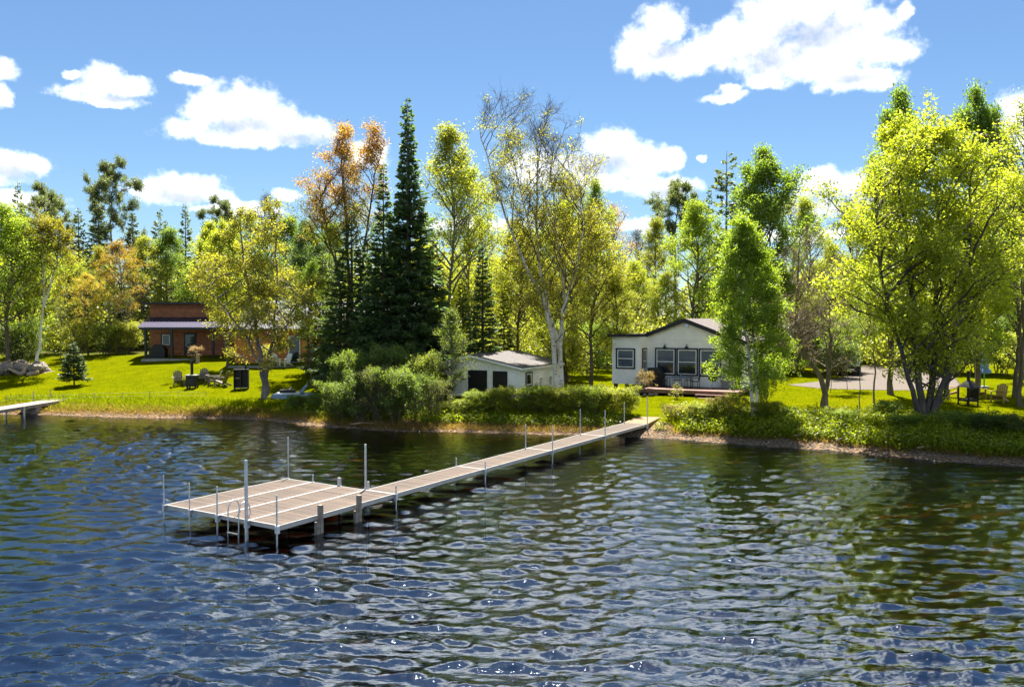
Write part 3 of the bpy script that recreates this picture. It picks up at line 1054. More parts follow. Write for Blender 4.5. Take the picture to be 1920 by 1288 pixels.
# --- far wood: one mass that closes the view behind the trees one can tell apart
def far_wood():
    r = np.random.RandomState(5)
    Cs, tr = [], []
    for i in range(105):
        x = r.uniform(-78, 78)
        y = r.uniform(96, 130)
        z0 = g1(x, y)
        H = r.uniform(8, 13)
        R = r.uniform(2.2, 3.8)
        n = 1150
        q = unit(r.normal(size=(n, 3))) * (r.uniform(.35, 1, n) ** .4)[:, None]
        c = np.array([x, y, z0 + H * .52]) + q * np.array([R, R, H * .48]) * (1 + .25 * np.sin(q[:, :1] * 7 + i) * np.cos(q[:, 1:2] * 6))
        Cs.append(c)
        tr.append(np.array([[x, y, z0 - .2], [x, y, z0 + H * .4], [x, y, z0 + H * .9]]))
    C = np.concatenate(Cs)
    V1, F1 = leaves(r, C, np.full(len(C), .44), .5, 1.3)
    o = link('far_wood', mesh_np('far_wood', V1, F1), M['leaf'], None, OL)
    tag(o, 'dense mass of olive green foliage closing the view behind the trees', 'wood', kind='stuff')
    V2, F2 = tubes(np.array(tr), np.tile(np.array([.14, .1, .03]), (len(tr), 1)), 5)
    o2 = link('far_trunks', mesh_np('far_trunks', V2, F2), M['bark'], None, BK)
    tag(o2, 'grey brown trunks of the far wood seen between the nearer trees', 'wood', kind='stuff')


far_wood()


def undergrowth():
    r = np.random.RandomState(8)
    Cs = []
    for i in range(190):
        x = r.uniform(-62, 62)
        y = r.uniform(75, 96) if x < -4 else r.uniform(70, 94)
        if 15 < x < 29 and y < 78:
            continue
        z0 = g1(x, y)
        H = r.uniform(1.8, 5.5)
        R = r.uniform(1.0, 2.0)
        n = int(215 * H ** .7)
        q = unit(r.normal(size=(n, 3))) * (r.uniform(.2, 1, n) ** .5)[:, None]
        Cs.append(np.array([x, y, z0 + H * .5]) + q * np.array([R, R, H * .5]) * (1 + .3 * np.sin(q[:, :1] * 6 + i) * np.cos(q[:, 1:2] * 5 + i)))
    C = np.concatenate(Cs)
    V1, F1 = leaves(r, C, np.full(len(C), .21), .5, 1.3)
    o = link('undergrowth', mesh_np('undergrowth', V1, F1), M['leaf'], None, OL)
    tag(o, 'yellow-green thicket of undergrowth filling the foot of the wood', 'undergrowth', kind='stuff')


undergrowth()

# understory: pale thin trunks in the shade at the left wood edge
for i, (px, y, top, lab) in enumerate([
        (205, 74.5, 560, 'thin pale trunked sapling at the wood edge left of the porch, leftmost of three'),
        (218, 75.5, 540, 'thin pale trunked sapling at the wood edge, middle of three left of the porch'),
        (240, 76, 550, 'thin pale trunked sapling nearest the porch of the brown house'),
        (113, 71, 560, 'thin grey sapling right of the white birch foot')]):
    wood('sparse', px, y, top, lab, name='sapling', col=OL, bark=BKG, w=.8, group='saplings at the wood edge', base=14)

for i, (px, y, h, key, col, lab) in enumerate([
        (30, 68.5, 3.2, 'dense_shrub', DG, 'dark shrub behind the pile of roots'),
        (150, 72.5, 2.6, 'shrub', OL, 'low olive shrub at the wood edge behind the lawn spruce'),
        (195, 74, 2.2, 'shrub', MG, 'low green shrub at the wood edge between spruce and porch'),
        (235, 75, 2.4, 'dense_shrub', OL, 'low shrub at the wood edge touching the porch'),
        (1105, 66, 3.6, 'dense_shrub', MG, 'tall shrub on the lawn left behind the cottage'),
        (1062, 62, 3.0, 'dense_shrub', OL, 'leafy shrub right of the birch trunk on the lawn'),
        (1420, 66, 3.4, 'dense_shrub', DG, 'dark shrub at the right end of the cottage'),
        (1460, 68, 3.2, 'dense_shrub', DG, 'dark shrub behind the trunks of the front birch'),
        (1500, 67, 3.4, 'dense_shrub', DG, 'dark shrub behind the twisted bare tree'),
        (1560, 68, 3.6, 'dense_shrub', DG, 'dark shrub left of the parked car'),
        (1575, 63, 2.4, 'dense_shrub', DG, 'low dark shrub in front of the parked car'),
        (1790, 66, 3.8, 'dense_shrub', DG, 'dark hedge shrub behind the chairs and black fire stove'),
        (1835, 65, 3.6, 'dense_shrub', DG, 'dark hedge shrub behind the blue parasol'),
        (1880, 64, 3.8, 'dense_shrub', DG, 'dark hedge shrub right of the blue parasol'),
        (1740, 69, 3.2, 'dense_shrub', MG, 'hedge shrub at the far end of the gravel'),
        (1690, 74, 3.4, 'dense_shrub', MG, 'green shrub behind the gravel drive'),
        (1640, 76, 3.2, 'dense_shrub', OL, 'olive shrub at the back of the gravel drive'),
        (1925, 58, 3.0, 'shrub', YG, 'sunny yellow-green bush at the right edge of the lawn')]):
    b = on_ground(px, y)
    plant(key, 'shrub', lab, 'shrub', b, h / 2.0, i * 1.3, col, BK, group='shrubs along the wood edge', sxy=h / 2.0 * 1.1, part=('stems', 'foliage'))

# ------------------------------------------------------------------ trees that stand out
# large lakeside maple on the right: several grey stems from one foot
bp_ = hit(1735, 787)
Hm = at_y(1735, 205, bp_.y).z - bp_.z
def xz(px, py, dy=0.0, b=None):
    """stem point: photo column and row at the tree's own depth, dy metres behind it, in the tree's space"""
    p = at_y(px, py, b.y + dy)
    return (p.x - b.x, dy, p.z - b.z)
st = [([(-.15, 0, -.2), xz(1722, 690, 0, bp_), xz(1712, 560, .2, bp_), xz(1690, 400, .6, bp_), xz(1672, 250, .4, bp_)], .20),
      ([(.05, .1, -.2), xz(1752, 690, .3, bp_), xz(1752, 560, .4, bp_), xz(1760, 400, .3, bp_), xz(1750, 250, .2, bp_)], .20),
      ([(.25, 0, -.2), xz(1775, 700, -.3, bp_), xz(1800, 580, -.6, bp_), xz(1825, 440, -.5, bp_), xz(1815, 290, 0, bp_)], .16),
      ([(-.25, -.1, -.2), xz(1705, 705, -.4, bp_), xz(1668, 590, -.8, bp_), xz(1645, 480, -1, bp_), xz(1640, 350, -.6, bp_)], .15),
      ([(.3, .2, -.2), xz(1790, 690, 1, bp_), xz(1835, 560, 1.6, bp_), xz(1870, 420, 1.5, bp_)], .15)]
proto('lakeside_maple', *broadleaf(201, Hm, [(0, 2.6), (.13, 4.0), (.25, 4.6), (.45, 4.5), (.62, 3.9), (.78, 3.0), (.9, 2.1), (1, .7)], cb=.13, stems=st, nl=140, ns=8, nt=4, nleaf=16, leaf=.17, spread=.24, spread_in=.12, rise=.75, twig=.5))
plant('lakeside_maple', 'maple_tree', 'large bright yellow-green maple with several grey stems at the right bank', 'tree', bp_, 1, 0, YG, (.13, .115, .105))
wood('maple', 1672, 52, 188, 'green maple spire standing behind the left side of the lakeside maple', col=(.15, .23, .030), w=.62, group=None)
wood('maple', 1832, 53, 182, 'green maple spire standing behind the right side of the lakeside maple', col=(.15, .23, .030), w=.60, group=None)
wood('sparse', 1915, 46, 195, 'loose thin-leaved tree at the right edge beside the lakeside maple', col=YG, bark=BK, group=None, w=.8)
wood('full', 1905, 50, 380, 'leafy yellow-green tree overhanging the right edge chairs', col=LG, group=None, w=.9)

# twin white birch in front of the cottage
b = hit(1418, 787)
Hb = at_y(1380, 415, b.y).z - b.z
st = [([(-.1, 0, -.2), xz(1408, 700, 0, b), xz(1396, 620, .1, b), xz(1384, 520, 0, b), xz(1380, 420, 0, b)], .105),
      ([(.12, .1, -.2), xz(1418, 710, .1, b), xz(1412, 620, .2, b), xz(1402, 540, .3, b), xz(1396, 450, .2, b)], .09)]
pro = [(0, .4), (.1, .8), (.16, 2.1), (.27, 2.6), (.42, 2.4), (.6, 2.15), (.78, 1.65), (.9, 1.1), (1, .35)]
proto('front_birch', *broadleaf(202, Hb, pro, cb=.17, stems=st, nl=84, ns=7, nt=4, nleaf=22, leaf=.125, spread=.16, rise=.55, twig=.45, droop=.25))
plant('front_birch', 'birch_tree', 'bright green birch with two white trunks in front of the cottage', 'tree', b, 1, 0, (.215, .300, .030), BK, barkm='birch')
plant('shrub', 'shrub', 'leafy green sucker bush at the foot of the twin birch', 'shrub', on_ground(1432, b.y + .6), 1.2, .5, LG, BK, sxy=.7, part=('stems', 'foliage'))

# twisted, nearly bare tree
b = hit(1545, 765)
Ht = at_y(1510, 440, b.y).z - b.z
st = [([(0, 0, -.2), xz(1545, 725, 0, b), xz(1530, 690, 0, b), xz(1500, 655, -.3, b), xz(1492, 590, -.2, b), xz(1496, 520, 0, b), xz(1500, 440, 0, b)], .18),
      ([(.1, .1, -.2), xz(1550, 720, .1, b), xz(1556, 660, .3, b), xz(1560, 590, .5, b), xz(1555, 500, .5, b)], .16),
      ([(.05, 0, .9), xz(1520, 670, .5, b), xz(1475, 650, .8, b), xz(1450, 610, .9, b)], .08)]
pro = [(0, .6), (.2, 2.2), (.35, 3.3), (.6, 3.1), (.8, 2.2), (1, .6)]
proto('twisted', *broadleaf(203, Ht, pro, cb=.28, stems=st, nl=60, ns=8, nt=5, nleaf=2, leaf=.06, spread=.1, rise=.45, bare=.75, fine=2, twig=.5, twig_r=.007))
plant('twisted', 'twisted_tree', 'nearly bare tree with a forked twisted trunk and tan twigs right of the cottage', 'tree', b, 1, 0, GOLD, (.24, .195, .15))

# white birch clump in the middle
b = on_ground(1046, 54.0)
Hb = at_y(930, 200, b.y).z - b.z
st = [([(0, 0, -.2), xz(1036, 640, 0, b), xz(1022, 560, 0, b), xz(985, 500, .3, b), xz(945, 400, .6, b), xz(905, 270, .6, b), xz(895, 225, .6, b)], .15),
      ([(.1, .2, .5), xz(1030, 590, .3, b), xz(1010, 500, .4, b), xz(985, 400, 0, b), xz(960, 290, -.2, b), xz(938, 200, -.2, b)], .11),
      ([(.2, .1, -.2), xz(1050, 640, .5, b), xz(1062, 560, .9, b), xz(1050, 470, 1.1, b), xz(1030, 330, 1.2, b), xz(1040, 265, 1.2, b)], .15),
      ([(.15, -.1, 2), xz(1048, 600, -.3, b), xz(1085, 500, -.7, b), xz(1095, 400, -.6, b), xz(1075, 330, -.5, b)], .10),
      ([(.1, .4, 3), xz(1015, 520, 1, b), xz(1005, 420, 1.6, b), xz(1008, 300, 1.6, b), xz(1012, 235, 1.5, b)], .11)]
pro = [(0, .6), (.12, 1.8), (.3, 3.2), (.5, 3.4), (.7, 2.8), (.85, 2.2), (1, .9)]


def birchleaf(q, r):
    p = np.clip(1.85 - q[:, 2] * 2.0, .05, 1)
    p = np.where((q[:, 0] < -.13) & (q[:, 2] > .55) & (q[:, 2] < .95), .5, p)
    return r.rand(len(q)) < p


proto('birch_clump', *broadleaf(204, Hb, pro, cb=.16, stems=st, nl=150, ns=7, nt=4, nleaf=14, leaf=.14, spread=.22, rise=1.15, twig=.6, leafmask=birchleaf, fine=1, twig_r=.008, limb_k=.55))
plant('birch_clump', 'birch_tree', 'tall white-trunked birch clump with bare tips leaning over the white shed', 'tree', b, 1, 0, (.26, .26, .030), BK, barkm='birch')
# yellow-green tree overlapping the sunroom
wood('full', 1108, 57, 415, 'yellow-green leafy tree between the birch clump and the cottage', col=(.26, .275, .030), group=None, w=1.0, rz=1.0)
wood('slender', 1155, 58, 520, 'low yellow-green tree hanging over the cottage sunroom', col=(.25, .275, .030), group=None, w=1.5, rz=2.0)

# tall dark spruce and its companions
wood('narrow_spruce', 765, 54, 183, 'tallest dark green spruce with a slender spire in the middle', name='spruce_tree', col=SPR, w=.72, group=None, rz=.2)
proto('tall_spruce', *conifer(212, 19, 3.1, cb=.04, power=1.25, per=9, dens=44, whorl=.30, droop=.28, needle=.34, nw=.07, gap=.05))
wood('tall_spruce', 768, 54.8, 200, 'wide skirted dark spruce forming the lower half of the spire group', name='spruce_tree', col=SPR, group=None, base=19, w=1.15)
wood('tall_spruce', 720, 53, 300, 'shorter dark spruce standing left of the tallest spruce', name='spruce_tree', col=SPR, w=1.1, group=None, base=19, rz=2.0)
wood('spruce', 606, 62, 470, 'shaded spruce below the copper maple in front of the long roof', name='spruce_tree', col=SPR2, w=1.25, group=None)
wood('spruce', 660, 56.5, 405, 'dense dark spruce under the right side of the copper maple', name='spruce_tree', col=SPR, w=1.45, group=None)
wood('full', 1062, 62, 395, 'yellow-green leafy tree close behind the right stems of the birch clump', col=(.27, .32, .030), group=None, w=1.0, rz=2.5)
wood('full', 968, 64, 430, 'yellow-green tree close behind the left stems of the birch clump', col=(.26, .28, .030), group=None, w=.95, rz=.7)
wood('spruce', 812, 56, 420, 'dark spruce right of the tallest spruce', name='spruce_tree', col=SPR, w=.9, group=None)
wood('spruce', 690, 55, 440, 'low dark spruce with red-brown twigs left of the spire group', name='spruce_tree', col=SPR2, w=1.15, group=None)
wood('narrow_spruce', 905, 57, 455, 'dark narrow cedar behind the roof of the white shed', name='cedar_tree', col=SPR, w=1.15, group=None)
wood('spruce', 868, 60, 520, 'dark conifer in the shade left of the cedar', name='spruce_tree', col=SPR, w=1.1, group=None)
wood('spruce', 945, 62, 540, 'dark conifer in the shade right of the cedar', name='spruce_tree', col=SPR2, w=1.0, group=None)
# copper maple
h, b = height_for(640, 248, 58)
st = [([(0, 0, -.2), xz(655, 560, 0, b), xz(650, 420, .2, b), xz(640, 320, .2, b), xz(643, 250, .2, b)], .15),
      ([(.2, .1, -.2), xz(675, 540, .3, b), xz(690, 420, .4, b), xz(702, 330, .4, b), xz(722, 262, .4, b)], .11),
      ([(-.1, 0, 1.5), xz(640, 540, -.4, b), xz(615, 440, -.5, b), xz(600, 370, -.5, b)], .10)]
proto('copper_maple', *broadleaf(205, h, [(0, .6), (.2, 1.4), (.35, 3.2), (.5, 3.6), (.66, 3.1), (.82, 2.1), (1, .6)], cb=.30, stems=st, nl=92, ns=7, nt=4, nleaf=11, leaf=.14, spread=.2, rise=.8, bare=.1, twig_r=.008))
plant('copper_maple', 'maple_tree', 'copper and orange leaved maple left of the tallest spruce', 'tree', b, 1, 0, (.22, .24, .020), BK, leafm='leaf_copper')
wood('slender', 850, 61, 252, 'slim bright yellow-green aspen right of the tallest spruce', col=(.25, .275, .030), bark=BKG, group=None, w=1.0, rz=.4)
wood('airy', 880, 63, 330, 'yellow-green tree between the aspen and the birch clump', col=YG, bark=BKG, group=None, w=.8)
# open tree on the left lawn bank
b = hit(497, 750)
Ho = at_y(470, 378, b.y).z - b.z
st = [([(0, 0, -.2), xz(496, 700, 0, b), xz(487, 655, 0, b), xz(470, 560, -.3, b), xz(455, 470, -.3, b), xz(450, 395, 0, b)], .19),
      ([(.05, .1, .3), xz(500, 690, .1, b), xz(512, 640, .3, b), xz(520, 560, .5, b), xz(515, 460, .5, b), xz(510, 380, .4, b)], .13),
      ([(-.05, -.1, 1.2), xz(480, 660, -.4, b), xz(440, 600, -.9, b), xz(395, 550, -1.2, b), xz(370, 500, -1, b)], .09),
      ([(.05, 0, 1.2), xz(508, 660, -.2, b), xz(540, 600, -.5, b), xz(560, 540, -.3, b)], .08)]
pro = [(0, 1.0), (.15, 2.4), (.3, 3.3), (.5, 3.3), (.7, 2.6), (.88, 1.5), (1, .5)]
proto('open_tree', *broadleaf(206, Ho, pro, cb=.20, stems=st, nl=84, ns=7, nt=4, nleaf=13, leaf=.15, spread=.2, rise=.45, twig=.5, bare=.05))
plant('open_tree', 'open_tree', 'open yellow-green tree with a forked trunk on the left lawn bank', 'tree', b, 1, 0, (.25, .25, .030), BKG)
wood('full', 575, 63, 430, 'mid green tree behind the right side of the open lawn tree', col=(.07, .12, .030), group=None, w=.85, rz=.3)
wood('airy', 585, 58, 500, 'thin trunked green tree on the lawn right of the open tree', col=MG, group=None, w=.9)
wood('spruce', 637, 60, 470, 'dark hemlock with a bare lower trunk in front of the orange wall', name='hemlock_tree', col=SPR2, group=None, w=1.1)
wood('maple', 425, 66, 425, 'yellow leafy tree standing close to the porch of the brown house', col=YG, group=None, w=.7)
# white birch at the left
h, b = height_for(75, 405, 69.5)
st = [([(0, 0, -.2), xz(72, 620, 0, b), xz(82, 540, 0, b), xz(80, 480, .2, b), xz(70, 410, .2, b)], .15), ([(.3, 0, 4.8), xz(95, 530, .2, b), xz(108, 480, .4, b), xz(112, 430, .4, b)], .08)]
b = hit(68, 697)
st = [([(0, 0, -.2), xz(76, 630, 0, b), xz(83, 560, 0, b), xz(80, 480, .2, b), xz(74, 410, .2, b)], .125), ([xz(82, 575, 0, b), xz(98, 525, .2, b), xz(108, 480, .4, b), xz(112, 430, .4, b)], .09)]
h = at_y(75, 405, b.y).z - b.z
proto('left_birch', *broadleaf(207, h, [(0, .2), (.3, .4), (.45, 1.9), (.6, 2.5), (.8, 2.1), (1, .7)], cb=.42, stems=st, nl=46, ns=7, nt=4, nleaf=11, leaf=.14, spread=.22, rise=.7))
plant('left_birch', 'birch_tree', 'birch with a single white trunk beside the root pile at left', 'tree', b, 1, 0, (.20, .19, .015), BK, barkm='birch')
# small lawn spruce
b = hit(139, 724)
h = at_y(139, 643, b.y).z - b.z
proto('lawn_spruce', *conifer(221, h, 1.05, cb=.16, power=.95, per=9, dens=90, whorl=.15, droop=.05, needle=.19, nw=.04, r0=.05, gap=.05))
plant('lawn_spruce', 'spruce_sapling', 'small blue-green spruce standing alone on the left lawn', 'tree', b, 1, 0, (.05, .085, .03), BKD, leafm='needle')
# slender young tree in front of the shed
b = on_ground(846, 50.3)
h = at_y(846, 592, b.y).z - b.z
proto('young_tree', *broadleaf(208, h, [(0, .4), (.2, .9), (.4, 1.05), (.6, .9), (.8, .55), (1, .12)], cb=.10, nl=40, ns=5, nt=3, nleaf=10, leaf=.10, spread=.11, r0=.045, rise=1.0, twig=.32))
plant('young_tree', 'young_tree', 'slim pale green young tree hiding the left half of the white shed', 'tree', b, 1, 0, (.115, .16, .025), BKG)
# thin saplings by the drive
for i, (px, py, top, rr, lab, col, le) in enumerate([
        (1638, 766, 520, .055, 'straight pale pole-like sapling left of the lakeside maple', LG, 0),
        (1612, 772, 560, .03, 'thin leaning sapling in front of the gravel drive', LG, .35),
        (1558, 736, 600, .022, 'very thin sapling right of the twisted tree', LG, .05),
        (1588, 731, 600, .022, 'very thin sapling below the parked car', LG, 0.0)]):
    b = hit(px, py)
    h = at_y(px, top, b.y).z - b.z
    st = [([(0, 0, -.2), (.01, 0, h * .4), (le, 0, h * .7), (le * 1.6, 0, h)], rr)]
    key = 'pole_%d' % i
    proto(key, *broadleaf(230 + i, h, [(0, .1), (.4, .2), (.6, 1.0), (.85, .9), (1, .3)], cb=.5, stems=st, nl=16, ns=4, nt=3, nleaf=9, leaf=.11, spread=.15, rise=.7, twig=.4))
    plant(key, 'sapling', lab, 'sapling', b, 1, 0, col, BKG, group='saplings by the gravel drive')


# ------------------------------------------------------------------ dock
DK = Vector((-6.299, 22.535, 0.0))
YAW, DZ, WS, LP_, LW = 0.5554, 0.544, 1.22, 4.851, 5.131


def dock_sections(root, specs, plank_mesh, z, pitch=.15):
    for (x1, y0, ln) in specs:                      # x1 right edge
        n = int(round(ln / pitch))
        fr = MB()
        for xa in (x1 - .045, x1 - WS + .004):
            fr.b2((xa, y0 + .002, z - .135), (xa + .041, y0 + ln - .002, z + .003))
        for ya in (y0 + .003, y0 + ln - .044):
            fr.b2((x1 - WS + .046, ya, z - .12), (x1 - .046, ya + .041, z + .001))
        for k in range(1, 4):
            yb = y0 + ln * k / 4
            fr.b2((x1 - WS + .046, yb - .02, z - .13), (x1 - .046, yb + .02, z - .05))
        fr.build('frame', M['alu'], root)
        p = (ln - .094) / n
        for k in range(n):
            o = link('plank', plank_mesh, M['plank'], root)
            o.location = (x1 - WS / 2, y0 + .047 + p * (k + .5), z - .018 + random.uniform(-.002, .002))
            o.rotation_euler = (random.uniform(-.006, .006), random.uniform(-.002, .002), random.uniform(-.003, .003))


random.seed(3)
dock = thing('dock', 'long aluminium framed dock with grey-brown planks and a wide end platform', 'dock', DK, -YAW)
plank = MB().box((0, 0, 0), (WS - .098, .1385, .032)).mesh('plank')
dock_sections(dock, [(-WS * i, 0, LP_) for i in range(4)] + [(0, LP_ + LW * k, LW) for k in range(4)], plank, DZ)
YE = LP_ + 4 * LW
# sloping wooden ramp to the bank
rl = 3.3
slope = math.atan2(.30, rl)
rp = MB().box((0, 0, 0), (WS + .1, .1385, .034)).mesh('ramp_plank')
for k in range(21):
    o = link('plank', rp, M['ramp'], dock)
    t = (k + .5) / 21
    o.location = (-WS / 2, YE + .01 + rl * t, DZ - .010 + .30 * t)
    o.rotation_euler = (slope, 0, 0)
for xa in (-WS - .03, -.02):
    MB().bar((xa + .025, YE + .01, DZ - .12), (xa + .025, YE + rl, DZ + .18), .05, .16).build('stringer', M['ramp'], dock)


def dock_post(x, y, top, r=.024, bracket=True, sq=False, side=(0, -1)):
    w = Matrix.Rotation(-YAW, 3, 'Z') @ Vector((x, y, 0)) + DK
    bot = min(g1(w.x, w.y), -.1) - .25
    mb = MB()
    if sq:
        mb.box((x, y, (-.03 + DZ + top) / 2), (r * 2, r * 2, DZ + top + .03))
    else:
        mb.tube([(x, y, -.03), (x, y, DZ + top)], r, 10)
    po = mb.build('post', M['galv'], dock)
    MB().tube([(x, y, bot), (x, y, -.031)], r * 1.05, 8).build('post_foot', M['murk'], po)
    if bracket:
        MB().box((x - side[0] * .012, y - side[1] * .012, DZ - .10), (r * 2 + .05, r * 2 + .05, .20)).build('bracket', M['galv'], po)


for i, (u, top, r, sq) in enumerate([(4, .90, .02, 0), (3, .80, .018, 0), (2, .82, .024, 0), (1, 1.68, .034, 1), (0, .85, .024, 0)]):
    dock_post(-WS * u + (.03 if u == 4 else -.02 if u == 0 else 0), -.055, top, r, True, sq)
for (u, top, r, sq) in [(4, 1.45, .022, 0), (3, .24, .024, 0), (2, .26, .045, 1), (1, 1.48, .036, 0)]:
    dock_post(-WS * u + (-.06 if u == 1 else .03 if u == 4 else 0), LP_ + .055, top, r, True, sq, (0, 1))
dock_post(-WS - .035, LP_ + .16, .24, .028, False, True)
for k, (a, b_) in enumerate([(.28, None), (.30, .30), (1.06, 1.0), (1.2, 1.2), (1.44, 1.08)]):
    yk = LP_ + LW * k
    dock_post(.05, yk, a, .024, True, False, (1, 0))
    if b_:
        dock_post(-WS - .05, yk, b_, .024, True, False, (-1, 0))
for (v, top) in ((1.47, .30), (3.08, .29)):
    mb = MB()
    mb.box((.085, v, (DZ + top - .05) / 2), (.12, .12, DZ + top + .05))
    mb.box((.085, v - .13, (DZ - .16 - .05) / 2), (.10, .12, DZ - .16 + .05))
    tp = mb.build('timber_post', M['pile'], dock, None)
    MB().box((.085, v, -.9), (.125, .125, 1.69)).build('post_foot', M['murk'], tp)
# swim ladder
lad = MB()
for x in (-1.90, -1.46):
    arch = [(x, -.16, -.75), (x, -.12, .35)]
    for a in np.linspace(0, math.pi, 9):
        arch.append((x, .08 - .20 * math.cos(a), DZ + .20 + .27 * math.sin(a)))
    arch += [(x, .30, DZ + .10), (x, .22, DZ + .02)]
    lad.tube(arch, .019, 8)
ladder = lad.build('ladder', M['galv'], dock, smooth=True)
ladder['label'] = 'arched galvanised swim ladder rails'
for z in (-.45, -.15, .15):
    MB().box((-1.68, -.14, z), (.44, .07, .03)).build('rung', M['alu'], ladder)

# ------------------------------------------------------------------ second dock, far left
p_a, p_b = hit(112, 751), at(-60, 778, .45)
d2 = (Vector((p_a.x, p_a.y, 0)) - Vector((p_b.x, p_b.y, 0)))
ln2 = d2.length + .4
rz2 = -math.atan2(d2.x, d2.y)
dock2 = thing('dock', 'small grey plank dock reaching in from the left edge', 'dock', (p_b.x, p_b.y, 0), rz2)
z2a, z2b = .50, p_a.z + .06
n2 = int(ln2 / .17)
pl2 = MB().box((0, 0, 0), (1.35, .158, .035)).mesh('grey_plank')
for k in range(n2):
    t = (k + .5) / n2
    o = link('plank', pl2, M['pile'], dock2)
    o.location = (-.2, ln2 * t, z2a + (z2b - z2a) * t)
for x in (-.86, .44):
    MB().bar((x, 0, z2a - .10), (x, ln2, z2b - .10), .06, .16).build('stringer', M['pile'], dock2)
for t in (.12, .48):
    for x in (-.92, .52):
        MB().b2((x - .04, ln2 * t - .04, -1.2), (x + .04, ln2 * t + .04, z2a + .1)).build('post', M['galv'], dock2)
MB().b2((-.8, ln2 * .62, -.3), (.4, ln2 * .62 + .5, z2a - .06)).build('crib', M['pile'], dock2)
for (px, h) in ((51, .62), (73, .70)):
    t = .78 if px == 51 else .97
    MB().tube([(-.95, ln2 * t, 0), (-.95, ln2 * t, 1.35)], .03, 8).build('mooring_post', M['pile'], dock2)


# ------------------------------------------------------------------ shared building pieces
def siding(root, x0, x1, z0, z1, y, mat, h=.19, th=.036, gable=None, axis='x', flip=1, name='siding_board'):
    """lapped boards, each its own piece. axis x: wall in the xz plane at y facing -y; axis y: wall in the yz plane at x=y, facing flip*x"""
    z = z0
    while z < z1 - .02:
        za = min(z + h, z1)
        a, b = x0, x1
        if gable:
            zm = za
            xr, zr, sl, ze = gable
            if zm > ze:
                half_l = max(0, (zr - zm) / sl)
                a, b = max(x0, xr - half_l), min(x1, xr + half_l)
                if b - a < .1:
                    break
        t0, t1 = th, th * .35
        if axis == 'x':
            prof = [(y, z), (y - t0, z), (y - t1, za), (y, za)]
            m = MB().prism(prof, 0, a, b)
        else:
            prof = [(y, z), (y + flip * t0, z), (y + flip * t1, za), (y, za)]
            m = MB()
            vs = [(p[0], a, p[1]) for p in prof] + [(p[0], b, p[1]) for p in prof]
            m.add(vs, [(0, 1, 2, 3), (7, 6, 5, 4), (0, 4, 5, 1), (1, 5, 6, 2), (2, 6, 7, 3), (3, 7, 4, 0)])
        m.build(name, mat, root)
        z += h


def window(root, x0, x1, z0, z1, y, trim=M['navy'], sash=M['white'], tw=.10, sw=.055, mid=.5, axis='x', flip=1, name='window', upper=None):
    """window proud of the wall; trim, sash bars and panes are separate pieces"""
    def P(a, b):
        if axis == 'x':
            return (a[0], y - a[1], a[2]), (b[0], y - b[1], b[2])
        return (y + flip * a[1], a[0], a[2]), (y + flip * b[1], b[0], b[2])

    def fr(xa, xb, za, zb, w, d0, d1):
        m = MB()
        for (a, b) in (((xa, d0, za), (xa + w, d1, zb)), ((xb - w, d0, za), (xb, d1, zb)), ((xa + w, d0, za), (xb - w, d1, za + w)), ((xa + w, d0, zb - w), (xb - w, d1, zb))):
            m.b2(*P(a, b))
        return m
    wn = fr(x0, x1, z0, z1, tw, -.02, .055).build(name, trim, root)
    xa, xb, za, zb = x0 + tw, x1 - tw, z0 + tw, z1 - tw
    s = fr(xa + .003, xb - .003, za + .003, zb - .003, sw, -.015, .045)
    if mid:
        zm = za + (zb - za) * mid
        s.b2(*P((xa + sw, -.01, zm - .025), (xb - sw, .042, zm + .025)))
    s.build('sash', sash, wn)
    ps = [(za + sw, (zm - .025) if mid else zb - sw)] + ([(zm + .025, zb - sw)] if mid else [])
    for i, (a, b) in enumerate(ps):
        MB().b2(*P((xa + sw, .0, a), (xb - sw, .03 - .006 * i, b))).build('pane', M['glass'], wn)
    return wn


# ------------------------------------------------------------------ white cottage
CB = Vector((9.19, 57.0, 1.16))
cot = thing('cottage', 'white clapboard cottage with navy window trim and a dark gable fascia', 'house', CB, -rad(26))
zf, ze = 1.5 - CB.z, 4.95 - CB.z
sl = .38
xr, zr = 2.6, ze + 2.6 * sl
core = MB()
core.prism([(0.0, zf), (5.2, zf), (5.2, ze), (xr, zr), (0, ze)], 1, .01, 8.0)
core.build('wall', M['white'], cot)
MB().prism([(5.21, zf), (6.2, zf), (6.2, ze - .42), (5.21, ze - .03)], 1, .6, 7.5).build('wall', M['white'], cot)
siding(cot, .0, 5.2, zf, zr - .05, 0.0, M['white'], gable=(xr, zr, sl, ze))
siding(cot, 5.22, 6.2, zf, ze - .45, .59, M['white'])
# sunroom wing standing forward at the left
wz0, wz1 = 1.72 - CB.z, 4.86 - CB.z
MB().b2((-1.92, -1.55, wz0), (-.01, 3.2, wz1)).build('wall', M['white'], cot)
siding(cot, -1.92, -.01, wz0, wz1, -1.56, M['white'])
siding(cot, -1.55, -.03, wz0, wz1, -.008, M['white'], axis='y', flip=1)
MB().b2((-1.95, -1.60, wz0), (-1.88, -1.53, wz1)).build('corner_board', M['white'], cot)
for x in (-1.75, -.2):
    for y in (-1.4, 1.0, 3.0):
        MB().b2((x - .12, y - .12, -.25), (x + .12, y + .12, wz0 - .005)).build('pier', M['black'], cot)
MB().b2((.1, .15, -.2), (6.1, 7.4, zf - .004)).build('crawl_skirt', M['black'], cot)
